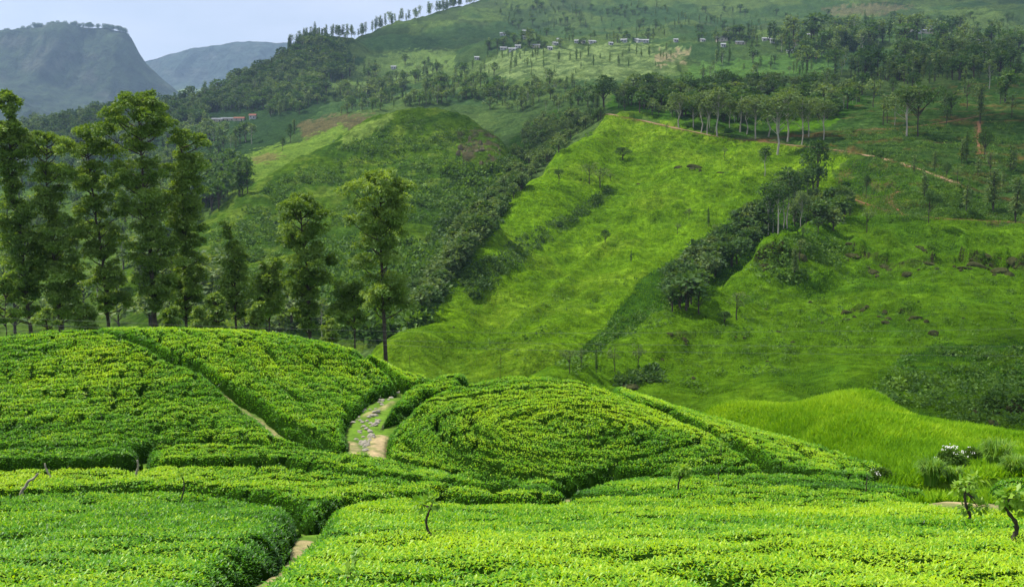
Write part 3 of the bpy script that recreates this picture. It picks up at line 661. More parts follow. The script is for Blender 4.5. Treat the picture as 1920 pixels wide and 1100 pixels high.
def tea_shape(x, y, pts, rowdir, hgt, seed):
    """height of the plucked surface over the soil, and how open the bush there is"""
    xw = x + .35 * (fbm(x / .9, y / .9, seed + 40, 2) - .5); yw = y + .35 * (fbm(x / .9, y / .9, seed + 41, 2) - .5)
    ins = inside(xw, yw, pts); d = np.where(ins, seg_dist(x, y, pts, True), 0)
    side = np.sqrt(np.clip(1 - (1 - np.clip(d / .48, 0, 1)) ** 2, 0, 1))
    if rowdir is None:
        ang = np.arctan2(y - DC[1], x - DC[0]); rad = np.hypot((x - DC[0]) * .95, y - DC[1]); u = ang * 5.5; v = rad
        u = u * np.clip(rad / 5, .6, 1.6)
    else:
        q = math.hypot(*rowdir); u = (x * rowdir[0] + y * rowdir[1]) / q; v = (-x * rowdir[1] + y * rowdir[0]) / q
    v = v + .55 * (fbm(x / 5, y / 5, seed + 3, 3) - .5) * 2
    near = np.clip((40 - y) / 22, 0, 1)
    f1, f2 = worley(u / (1.35 + 1.2 * near), v / (1.05 + .15 * near), seed)
    open_ = sstep(.50 + .06 * near, .68, fbm(u / (3.0 + 3.5 * near), v / 1.3, seed + 9, 3))
    gap = (1 - sstep(.05, .30, f2 - f1)) * (.10 + .90 * open_)
    rowgap = (1 - sstep(.05, .17, np.abs((v / (1.75 + .5 * near)) % 1 - .5))) * sstep(*((.43, .60) if rowdir is None else (.46, .62)), fbm(u / 4.5, v / 1.8, seed + 21, 3))
    gap = np.clip(np.maximum(gap, rowgap * .9), 0, 1) * (1 - .68 * near)
    hump = .06 * (1 - np.clip(f1 / .6, 0, 1) ** 2) + .10 * (fbm(x / 2.4, y / 2.4, seed + 13, 3) - .5) + .03 * (vnoise(x / .35, y / .35, seed + 15) - .5)
    h = side * (hgt * HT / .9 + hump * 1.3) * (1 - .68 * gap)
    return np.where(ins, np.maximum(h, .0), 0), gap, d, ins
soil_free = np.zeros_like(GX, bool)
for k, (nm, pp, lab, youth, rowdir, hgt) in enumerate(FIELDS):
    pts = gpoly(pp); xs = [p[0] for p in pts]; ys = [p[1] for p in pts]
    # rounded outline
    sp = smooth_line(pts + [pts[0]], 3)[:-1].tolist()
    m = (GX > min(xs) - .5) & (GX < max(xs) + .5) & (GY > min(ys) - .5) & (GY < max(ys) + .5)
    i, j = np.nonzero(m); i0, i1, j0, j1 = i.min(), i.max() + 1, j.min(), j.max() + 1
    sx, sy = GX[i0:i1, j0:j1], GY[i0:i1, j0:j1]; gnd = TOP[i0:i1, j0:j1] - HT
    h, gap, d, ins = tea_shape(sx, sy, sp, rowdir, hgt, 200 + 31 * k)
    kq = ins[:-1, :-1] | ins[1:, :-1] | ins[:-1, 1:] | ins[1:, 1:]
    f, u = grid_faces(kq)
    V = np.c_[sx.ravel(), sy.ravel(), (gnd + h - .05).ravel()][u]
    # leaves: density falls with distance while the leaves drawn get larger tufts
    n_try = {'fielde': 900000, 'fieldd': 420000}.get(nm, 300000)
    r = np.random.RandomState(500 + k)
    Ylo, Yhi = max(min(ys), 8.2), max(ys)
    amn = min(x / y for x, y in pts); amx = max(x / y for x, y in pts)
    # sample x,y in wedge uniformly in area
    Yb = np.geomspace(Ylo, Yhi, 24); PX, PY = [], []
    for b in range(len(Yb) - 1):
        y0, y1 = Yb[b], Yb[b + 1]; ym = .5 * (y0 + y1); lim = .60 if ym > 26 else .86; amin, amax = max(amn, -lim), min(amx, lim)
        if amax <= amin: continue
        dens = np.interp(ym, [8, 12, 18, 28, 45, 60, 85], [900, 780, 580, 380, 260, 210, 165])
        n = int(dens * (amax - amin) * (y1 * y1 - y0 * y0) / 2)
        yy = np.sqrt(r.uniform(y0 * y0, y1 * y1, n)); PX.append(r.uniform(amin, amax, n) * yy); PY.append(yy)
    PX = np.concatenate(PX); PY = np.concatenate(PY)
    lh, lg, ldist, lins = tea_shape(PX, PY, sp, rowdir, hgt, 200 + 31 * k)
    # fewer leaves in the open gaps, extra leaves on the steep sides
    lins &= r.uniform(0, 1, len(PX)) > .72 * sstep(.35, .8, lg)
    PX, PY, lh, lg, ldist = [q[lins] for q in (PX, PY, lh, lg, ldist)]
    sd = ldist < .5
    reps = 2
    for _ in range(reps):
        PX = np.r_[PX, PX[sd]]; PY = np.r_[PY, PY[sd]]; lh = np.r_[lh, lh[sd]]; lg = np.r_[lg, lg[sd]]; ldist = np.r_[ldist, ldist[sd]]; sd = np.r_[sd, np.zeros(len(PX) - len(sd), bool)]
    n = len(PX)
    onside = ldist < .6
    zt = nsamp(TOP, PX, PY) - HT + lh
    zt = zt - np.where(onside, r.uniform(0, .38, n) * lh * (1 - np.clip(ldist / .6, 0, 1)), 0) + r.uniform(-.06, .04, n) * (1 - .5 * lg)
    size = np.interp(PY, [8, 14, 25, 45, 60, 85], [.060, .066, .076, .094, .112, .135]) * r.uniform(.65, 1.3, n)
    D = dirs(n, R(0), R(62), r)
    yfield = youth + .42 * (fbm(PX / 6.5, PY / 6.5, 300 + k, 3) - .5) * 2 * .9 + .30 * (fbm(PX / 1.1, PY / 1.1, 340 + k, 2) - .5)
    if rowdir is None: ru, rv = np.arctan2(PY - DC[1], PX - DC[0]) * 5.5, np.hypot(PX - DC[0], PY - DC[1])
    else: q_ = math.hypot(*rowdir); ru, rv = (PX * rowdir[0] + PY * rowdir[1]) / q_, (-PX * rowdir[1] + PY * rowdir[0]) / q_
    yfield = yfield + .42 * (fbm(ru / 5, rv / .85, 370 + k, 2) - .5)
    tint = np.clip(yfield + r.normal(0, .23, n) - .50 * lg - np.where(onside, .55, 0) * (1 - np.clip(ldist / .6, 0, 1)), 0, 1)  # gaps and sides tinted down: shade painted in, along with older leaves
    if Ylo < 16:
        nr = PY < 19
    else: nr = np.zeros(n, bool)
    parts_V, parts_T, tints, off = [V], [], [np.zeros(len(V))], len(V)
    for sel, fine in ((nr, True), (~nr, False)):
        if not sel.any(): continue
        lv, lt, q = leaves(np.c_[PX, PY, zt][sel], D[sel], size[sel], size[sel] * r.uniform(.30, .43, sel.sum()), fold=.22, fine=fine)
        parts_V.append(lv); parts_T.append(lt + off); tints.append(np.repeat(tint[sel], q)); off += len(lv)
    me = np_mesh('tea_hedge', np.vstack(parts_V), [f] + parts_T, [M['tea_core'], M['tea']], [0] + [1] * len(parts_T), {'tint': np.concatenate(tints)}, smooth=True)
    o = link('tea_hedge', me); tag(o, lab, 'tea hedge', 'tea hedges of the near slope'); tea_blocks.append((nm, sp))
    print('tea', nm, n)
def in_tea(x, y):
    r = np.zeros(np.shape(x), bool)
    for nm, sp in tea_blocks: r |= inside(x, y, sp)
    return r

# ---- near ground: soil on the paths, grass elsewhere
def gline(pts): return [npick(*p) for p in pts]
cg = np.zeros(GX.shape + (3,)); cg[:] = (.075, .17, .012)
gA = fbm(GX / 1.6, GY / 1.6, 401, 4); gB = fbm(GX / .5, GY / .5, 411, 3); gC = fbm(GX / 7, GY / 7, 421, 3)
cg = cg * (1 - (sstep(.45, .65, gC) * .6)[..., None]) + np.array((.15, .27, .018)) * (sstep(.45, .65, gC) * .6)[..., None]
mm = (MZ > TOP - HT)[..., None] * 1.0
cg = cg * (1 - mm) + (np.array((.16, .29, .012)) * (1 - sstep(.45, .7, gC)[..., None] * .5) + np.array((.10, .22, .012)) * sstep(.45, .7, gC)[..., None] * .5) * mm
under = in_tea(GX, GY)
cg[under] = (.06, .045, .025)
soil = np.zeros_like(GX)
def soil_line(pts, wdt, k=1.0, pxs=True):
    global soil
    L_ = gline(pts) if pxs else pts
    d = seg_dist(GX, GY, L_) + .5 * (gA - .5); soil = np.maximum(soil, k * (1 - sstep(wdt * .25, wdt * 1.15, d)))
soil_line([(180, 620), (236, 637), (282, 655), (327, 680), (386, 706), (440, 744), (487, 774), (525, 806), (560, 826)], .75, .9)
soil_line([(568, 965), (570, 985), (545, 1005), (530, 1020), (482, 1040), (455, 1072), (430, 1105)], .5, .75)
soil_line([(1405, 850), (1440, 870), (1452, 885)], .8)
soil_line([(1790, 930), (1835, 932)], 1.0)
soil_line([(266, 850), (264, 866)], .5, .9)
soil_line([(710, 800), (706, 845)], .7); soil_line([(655, 812), (668, 838)], .5, .8); soil_line([(690, 765), (735, 738)], .3, .6); soil_line([(960, 912), (1060, 905)], .6, .6)
pj = gline([(735, 735), (712, 762), (690, 790), (680, 815), (685, 845)]); path_d = seg_dist(GX, GY, pj)
GND = GND + .30 * (1 - sstep(.6, 2.6, path_d)) + .12 * soil * ~under
q_ = npick(1812, 930); GND = GND + .5 * (1 - sstep(.8, 3.2, np.hypot(GX - q_[0], GY - q_[1])))
p4 = gline([(590, 955), (568, 978), (540, 1005), (500, 1035), (460, 1060), (420, 1105)]); GND = GND + .10 * (1 - sstep(.3, 1.6, seg_dist(GX, GY, p4)))
sk_ = (soil * (.55 + .45 * sstep(.3, .5, gB)))[..., None]
cg = cg * (1 - sk_) + np.array((.44, .34, .18)) * sk_
cg *= (.8 + .4 * gB)[..., None]
f, u = grid_faces(np.ones((GNL - 1, GNA - 1), bool))
g = NG('near_ground_cover'); col = g.attr('cover', 'Color'); na = g.noise(2.5, 8, .65); nb = g.noise(12, 5, .6)
col = g.mix(1.0, col, g.ramp(na, [(.3, (.6, .62, .6)), (.7, (1.35, 1.3, 1.25))]), 'MULTIPLY')
M['near'] = g.finish(col, .9, .15, g.bump(g.math('ADD', na, nb), .6, .12))
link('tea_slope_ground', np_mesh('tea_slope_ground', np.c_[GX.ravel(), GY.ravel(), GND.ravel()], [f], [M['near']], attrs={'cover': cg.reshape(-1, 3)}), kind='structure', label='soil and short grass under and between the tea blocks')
# bank under the photographer, closing the ground towards and behind the camera
gx, gy = np.meshgrid(np.linspace(-14, 14, 60), np.linspace(-12, 5.4, 40))
gz = -1.65 - .2 * np.clip(gy, 0, 9) - .30 * np.clip(gy - 2, 0, 9) + .1 * (fbm(gx, gy, 431, 3) - .5) - .25
f, u = grid_faces(np.ones((39, 59), bool))
link('bank_ground', np_mesh('bank_ground', np.c_[gx.ravel(), gy.ravel(), gz.ravel()], [f], [M['near']], attrs={'cover': np.tile((.09, .17, .02), (gx.size, 1))}), kind='structure')
# ------------------------------------------------------------------ trees
def puff(r, c, rad, n, size, flat=.75, droop=.2, tint=.5, hang=0.0):
    """a rounded tuft of leaves: positions on the shell, blades pointing outwards"""
    d = dirs(n, R(-50), R(90), r); d[:, 2] = d[:, 2] * .85
    sh = r.uniform(.45, 1.0, n) ** .6
    P = np.asarray(c) + d * rad * sh[:, None] * np.array((1, 1, flat))
    D = d + r.normal(0, .55, (n, 3)); D[:, 2] -= droop; D /= np.linalg.norm(D, axis=1, keepdims=True)
    U = d + np.array((0, 0, .8)) + r.normal(0, .35, (n, 3)); U /= np.linalg.norm(U, axis=1, keepdims=True)
    t = np.clip(tint + r.normal(0, .13, n), 0, 1)
    return P, D, size * r.uniform(.6, 1.35, n), U, t
def leaf_mesh(name, tufts, mat, wr=.45):
    P, D, S, U, T = [np.concatenate(q) for q in zip(*tufts)]
    V, F, q = leaves(P, D, S, S * wr, U, .12)
    return np_mesh(name, V, [F], [mat], attrs={'tint': np.repeat(T, q)}, smooth=True)
def pt(px, py, Y):
    a, e = ray(px, py); return np.array((float(a) * Y, Y, float(e) * Y))
def ground(x, y):
    zn = nsamp(GND, x, y) if y < 124 else -999
    zf = hill_z(x, y) if y > 96 else -999
    return float(max(zn, zf))
def near_tree(name, base, top, rows, Y, label, mat, tint, seed, bark='bark', lean=(), dens=1.0, lsize=.24, trunk_r=.2, cr=1.15):
    """a tall tree; rows = (py, px centre, half width px) of its crown down the trunk"""
    r = np.random.RandomState(seed); s_ = Y / F_PX
    b = pt(base[0], base[1], Y); b[2] = ground(b[0], b[1]) - .2; t = pt(top[0], top[1], Y)
    mid = [pt(p[0], p[1], Y) for p in lean]
    axis = smooth_line([b] + mid + [t], 8)
    axis[1:-1, 1] += r.normal(0, .12, len(axis) - 2)
    o = empty(name, tuple(b)); tag(o, label, 'tree', 'tall trees behind the tea hill')
    tr = MB(); L = np.linspace(0, 1, len(axis)); tr.tube(axis - b, trunk_r * (1 - .88 * L ** .8), 9)
    tufts = []; az = np.array([q[2] for q in axis])
    rows = sorted(rows); pys = np.array([q[0] for q in rows]); cxs = np.array([q[1] for q in rows]); hws = np.array([q[2] for q in rows])
    py = pys[0]
    while py < pys[-1]:
        hw = np.interp(py, pys, hws) * np.interp((py - pys[0]) / (pys[-1] - pys[0] + 1), [0, .35, 1], [1.18, 1.02, .78]) * r.uniform(.75, 1.2); cx = np.interp(py, pys, cxs) + r.normal(0, .10) * hw
        rad = np.clip(hw * .44, 7, 23) * r.uniform(.75, 1.2); k = max(2, int(round(1.5 * hw / rad))); th0 = r.uniform(0, 6.28)
        if r.uniform() < .05: py += rad * .9; continue
        for q in range(k):
            th = th0 + (q + r.uniform(-.3, .3)) * 2 * np.pi / k; ro = max(hw * 1.1 - rad * .4, 0) * r.uniform(.3, 1.1)
            px_ = cx + ro * math.cos(th); c_ = pt(px_, py + r.uniform(-6, 6), Y); c_[1] += ro * math.sin(th) * s_
            rr = rad * s_ * cr * r.uniform(.75, 1.2)
            # the limb that carries it
            zi = np.interp(c_[2] - .5 * rr - .45 * ro * s_, az, np.arange(len(az))); ai = int(np.clip(zi, 0, len(axis) - 2)); a_ = axis[ai] + (axis[ai + 1] - axis[ai]) * (np.clip(zi, 0, len(axis) - 1.01) - ai)
            if a_[2] < c_[2] + 1: tr.tube(np.array([a_, .5 * (a_ + c_) - (0, 0, .1 * ro * s_), c_]) - b, [.06, .045, .02], 5)
            ct = tint + .13 + r.normal(0, .11)
            for u in range(6):
                cc = c_ + r.normal(0, .48, 3) * rr * (1, 1, .42) + (0, 0, .12 * rr)
                tufts.append(puff(r, cc - b, rr * r.uniform(.32, .58), int(130 * dens * rr * rr + 14), lsize, .6, .15, ct + r.normal(0, .08)))
        py += rad * r.uniform(.75, 1.3)
    link('trunk', tr.mesh('trunk', [M[bark]]), o); link('crown', leaf_mesh('crown', tufts, M[mat]), o)
    return o
NT = 'tall_tree'
near_tree(NT, (298, 614), (256, 182), [(184, 258, 22), (205, 255, 48), (235, 262, 58), (258, 258, 58), (283, 262, 26), (300, 262, 44), (340, 262, 40), (370, 262, 42), (400, 268, 36), (415, 282, 14), (445, 282, 44), (490, 292, 48), (520, 292, 46), (560, 300, 36), (582, 296, 20)],
          95, 'tallest near tree, its dark layered crown ending in a broad rounded top', 'crown', .42, 11, lean=((281, 460), (268, 330)), trunk_r=.26)
near_tree(NT, (207, 614), (158, 240), [(242, 160, 16), (260, 155, 42), (285, 158, 45), (305, 165, 30), (340, 172, 32), (380, 180, 30), (420, 185, 36), (460, 190, 38), (500, 195, 36), (540, 208, 38), (585, 218, 34)],
          97, 'tall tree with a wide pale top and a ragged column below, third from the left', 'crown', .50, 12, lean=((196, 520), (176, 380)))
near_tree(NT, (114, 618), (87, 258), [(258, 88, 18), (275, 90, 42), (305, 95, 48), (330, 92, 38), (370, 85, 36), (400, 92, 22), (420, 112, 34), (455, 115, 38), (480, 100, 44), (520, 115, 42), (560, 120, 40), (598, 125, 32)],
          94, 'tall bending tree with light yellowish tufts, second from the left', 'crown', .55, 13, lean=((106, 520), (88, 395)))
near_tree(NT, (64, 618), (14, 180), [(180, 15, 15), (202, 12, 18), (216, 20, 5), (250, 20, 34), (290, 15, 30), (320, 20, 22), (345, 22, 14), (370, 20, 8), (388, 30, 40), (430, 28, 46), (470, 45, 42), (510, 50, 38), (560, 40, 38), (598, 45, 36)],
          93, 'gaunt leaning tree at the far left with bare upper limbs', 'crown', .38, 14, lean=((42, 470), (22, 330)))
near_tree(NT, (348, 610), (342, 250), [(250, 345, 22), (275, 350, 36), (300, 348, 32), (330, 345, 34), (370, 345, 32), (400, 345, 26), (440, 352, 26), (480, 355, 28), (520, 355, 28), (560, 350, 30), (592, 352, 26)],
          99, 'slender tree with hanging foliage close on the right of the tallest tree', 'crown', .48, 15, lean=((346, 480), (342, 360)), trunk_r=.17)
near_tree('slim_tree', (443, 610), (425, 422), [(424, 425, 9), (436, 426, 4), (458, 437, 11), (480, 438, 23), (510, 440, 27), (550, 442, 29), (595, 443, 25)],
          92, 'small conical tree topped by a thin bare leader with a tuft', 'crown', .52, 16, lean=((440, 530), (434, 455)), trunk_r=.12, cr=1.0)
near_tree(NT, (580, 640), (562, 370), [(370, 562, 18), (385, 562, 34), (400, 565, 32), (425, 572, 30), (450, 565, 36), (475, 560, 36), (490, 575, 48), (520, 575, 50), (550, 570, 46), (580, 575, 34), (615, 580, 20)],
          90, 'dense tree with a creeper-clad trunk, left of the lone tall tree', 'crown', .40, 17, lean=((578, 540), (568, 450)), trunk_r=.2)
near_tree(NT, (726, 674), (714, 325), [(326, 712, 22), (345, 712, 44), (370, 722, 50), (395, 724, 46), (420, 715, 46), (445, 715, 48), (480, 715, 46), (515, 720, 46), (545, 735, 46), (575, 742, 40), (592, 738, 22)],
          86, 'lone tall tree with a sunlit crown and straight bare lower trunk', 'crown', .60, 18, lean=((718, 560), (714, 440)), trunk_r=.2)
near_tree('slim_tree', (667, 655), (658, 536), [(536, 658, 22), (560, 662, 34), (590, 660, 32), (614, 665, 24)],
          89, 'short spreading tree at the left foot of the lone tall tree', 'crown', .38, 19, lean=((664, 600),), trunk_r=.11)
near_tree('slim_tree', (505, 625), (505, 496), [(496, 505, 16), (520, 500, 27), (560, 500, 31), (605, 505, 30)],
          96, 'pale bushy tree between the conical tree and the creeper-clad tree', 'crown', .55, 20, lean=((504, 560),), trunk_r=.11)
for k, (px, py, hw, Y, lab) in enumerate([(8, 520, 26, 90, 'dark bushy tree low at the left edge under the gaunt tree'), (404, 556, 20, 88, 'small leafy tree between the slender tree and the conical tree'),
        (370, 582, 17, 87, 'low bush at the foot of the slender tree'), (160, 575, 22, 91, 'shrubby tree between the second and third tall trunks'),
        (480, 575, 16, 88, 'low dark bush right of the conical tree'), (620, 600, 16, 100, 'small shrub right of the creeper-clad trunk'), (320, 580, 18, 89, 'pale bush between the tallest and the slender trunk'), (85, 585, 20, 88, 'dark undergrowth bush by the second tall trunk')]):
    near_tree('bushy_tree', (px, 618), (px + 2, py), [(py, px, hw * .5), (py + 22, px, hw), (py + 50, px, hw * 1.05), (py + 85, px, hw)], Y, lab, 'crown', .50 + .10 * (k % 3), 40 + k, trunk_r=.08, cr=.85)

# ---- middle-distance and far trees: a few templates, copied
def tmpl(name, kind, n_leaf, lsize, mat, bark, seed, unit=1.0):
    """a unit-height tree template -> (trunk mesh, crown mesh)"""
    r = np.random.RandomState(seed); tr = MB(); tufts = []
    if kind == 'umbrella':     # long pale trunk, layered rounded top
        cl = [(r.uniform(-.13, .13) , r.uniform(-.13, .13), z, rr) for z, rr, k in ((.93, .085, 3), (.84, .11, 5), (.74, .105, 5), (.64, .09, 3), (.54, .07, 2)) for _ in range(k)]; tb = .012
    elif kind == 'tall':       # narrow broken column
        cl = [(r.uniform(-.06, .06) * (1.3 - z), r.uniform(-.06, .06) * (1.3 - z), z, .075 * (1.25 - .5 * z)) for z in np.linspace(.28, .95, 11) for _ in range(2)]; tb = .014
    elif kind == 'round':      # broad dark crown near the ground
        cl = []
        for _ in range(16):
            d = dirs(1, R(-25), R(90), r)[0]; cl.append((d[0] * .27, d[1] * .27, .60 + d[2] * .25, .16))
        tb = .03
    elif kind == 'sparse':     # open small tree
        cl = [(r.uniform(-.22, .22), r.uniform(-.22, .22), r.uniform(.5, .93), r.uniform(.06, .11)) for _ in range(10)]; tb = .018
    elif kind == 'flat':       # flat-topped spreading tree
        cl = [(math.cos(th) * q, math.sin(th) * q, r.uniform(.72, .92) - q * .25, .11) for th, q in [(r.uniform(0, 6.28), .42 * math.sqrt(r.uniform(.02, 1))) for _ in range(18)]]; tb = .02
    else:                      # slim poplar-like
        cl = [(r.normal(0, .015), r.normal(0, .015), z, .065 * (1.15 - .6 * z)) for z in np.linspace(.2, .95, 10)]; tb = .014
    ztop = max(q[2] for q in cl)
    wob = r.normal(0, .012, (5, 2)); ax = np.array([(wob[i, 0] * (i > 0), wob[i, 1] * (i > 0), z) for i, z in enumerate(np.linspace(-.04, ztop, 5))])
    tr.tube(ax, tb * np.linspace(1, .35, 5), 6)
    W = sum(q[3] ** 2 for q in cl)
    for x, y, z, rr in cl:
        zb = max(.12, z - .12 - .6 * math.hypot(x, y)); tr.tube(np.array([(0, 0, zb), (x * .55, y * .55, (zb + z) / 2), (x, y, z)]), [tb * .4, tb * .28, tb * .15], 4)
        tufts.append(puff(r, (x, y, z), rr, max(6, int(n_leaf * rr * rr / W)), lsize, .78, .15, .5 + r.normal(0, .12)))
    return tr.mesh('trunk', [M[bark]]), leaf_mesh('crown', tufts, M[mat], .6)
def joined(pair, name):
    """trunk and crown in one mesh, for trees too small to show parts"""
    a, b = pair; va = np.empty(len(a.vertices) * 3, np.float32); a.vertices.foreach_get('co', va); vb = np.empty(len(b.vertices) * 3, np.float32); b.vertices.foreach_get('co', vb)
    fa_ = [tuple(p.vertices) for p in a.polygons]; fq = np.array([q for q in fa_ if len(q) == 4]); ft = np.array([q for q in fa_ if len(q) == 3]).reshape(-1, 3)
    fb = np.array([tuple(p.vertices) for p in b.polygons]) + len(va) // 3
    tb = np.empty(len(b.vertices), np.float32); b.attributes['tint'].data.foreach_get('value', tb)
    return np_mesh(name, np.r_[va, vb].reshape(-1, 3), [fq, ft, fb], [a.materials[0], b.materials[0]], [0, 0, 1], {'tint': np.r_[np.zeros(len(va) // 3), tb]})
MID = {k: [tmpl(k, kd, n, ls, mt, bk, 60 + i * 7 + j) for j in range(nv)] for i, (k, kd, n, ls, mt, bk, nv) in enumerate([
    ('umbrella', 'umbrella', 1500, .034, 'crown_pale', 'bark_pale', 4), ('dark_umbrella', 'umbrella', 1500, .034, 'crown_dark', 'bark_pale', 3), ('tall', 'tall', 1300, .036, 'crown_pale', 'bark', 3),
    ('round', 'round', 1500, .055, 'crown_dark', 'bark', 4), ('sparse', 'sparse', 420, .05, 'crown_pale', 'bark', 4), ('flat', 'flat', 1400, .05, 'crown_dark', 'bark', 2), ('slim', 'slim', 700, .04, 'crown_dark', 'bark', 2)])}
FAR = {k: [joined(tmpl(k, kd, n, ls, mt, bk, 160 + i * 7 + j), 'far_tree') for j in range(nv)] for i, (k, kd, n, ls, mt, bk, nv) in enumerate([
    ('tall', 'tall', 200, .085, 'crown_pale', 'bark', 4), ('dark_tall', 'tall', 200, .085, 'crown_dark', 'bark', 3), ('umbrella', 'umbrella', 200, .08, 'crown_pale', 'bark_pale', 3),
    ('round', 'round', 220, .13, 'crown_dark', 'bark', 4), ('pale_round', 'round', 220, .13, 'crown_pale', 'bark', 3), ('slim', 'slim', 120, .09, 'crown_dark', 'bark', 3), ('sparse', 'sparse', 110, .10, 'crown_pale', 'bark', 2)])}
rt = np.random.RandomState(77)
def mid_tree(kind, px, base, top, label, group, wide=1.0, name='hillside_tree', cat='tree'):
    X, Y, Z, ok = pick(px, base); X, Y, Z = float(X[0]), float(Y[0]), float(Z[0])
    h = Y / F_PX * (base - top) * 1.02 + .01; tm, cm = MID[kind][rt.randint(len(MID[kind]))]
    o = empty(name, (X, Y, Z - .01 * h), rt.uniform(0, 6.28)); k = rt.uniform(.9, 1.1) * wide; o.scale = (h * k, h * k, h)
    tag(o, label, cat, group); link('trunk', tm, o); link('crown', cm, o); return o
GR = 'pale-trunked trees along the earth road'
for px, b, t, k, wd in [(1273, 239, 176, 'umbrella', 1.2), (1314, 249, 172, 'umbrella', 1), (1326, 252, 183, 'umbrella', 1), (1345, 256, 168, 'umbrella', 1.1), (1368, 240, 186, 'umbrella', .9), (1400, 252, 184, 'umbrella', 1.1), (1417, 260, 181, 'umbrella', 1.1),
                    (1440, 256, 186, 'umbrella', 1.2), (1457, 290, 178, 'umbrella', 1), (1476, 266, 168, 'umbrella', 1.1), (1503, 272, 185, 'umbrella', 1), (1516, 256, 186, 'umbrella', 1.2), (1544, 262, 190, 'umbrella', 1), (1330, 240, 190, 'umbrella', 1), (1388, 248, 178, 'dark_umbrella', 1.2), (1460, 250, 175, 'dark_umbrella', 1.2), (1300, 238, 190, 'dark_umbrella', 1.3)]:
    mid_tree(k, px, b, t, 'pale-trunked tree with a layered rounded crown in the grove along the earth road', GR, wd * 1.45, 'grove_tree')
GG = 'trees of the grove in the gully'
for px, b, t, k, wd in [(1459, 438, 342, 'dark_umbrella', 1.1), (1449, 436, 350, 'dark_umbrella', 1.1), (1440, 440, 345, 'dark_umbrella', 1.2), (1476, 428, 315, 'dark_umbrella', 1.0), (1468, 430, 330, 'umbrella', 1.1), (1502, 425, 358, 'umbrella', 1.1), (1488, 415, 330, 'dark_umbrella', 1.2), (1494, 400, 318, 'dark_umbrella', 1.2), (1512, 395, 318, 'dark_umbrella', 1.2)]:
    mid_tree(k, px, b, t, 'tall pale-trunked tree crowded in the grove at the head of the gully', GG, wd, 'grove_tree')
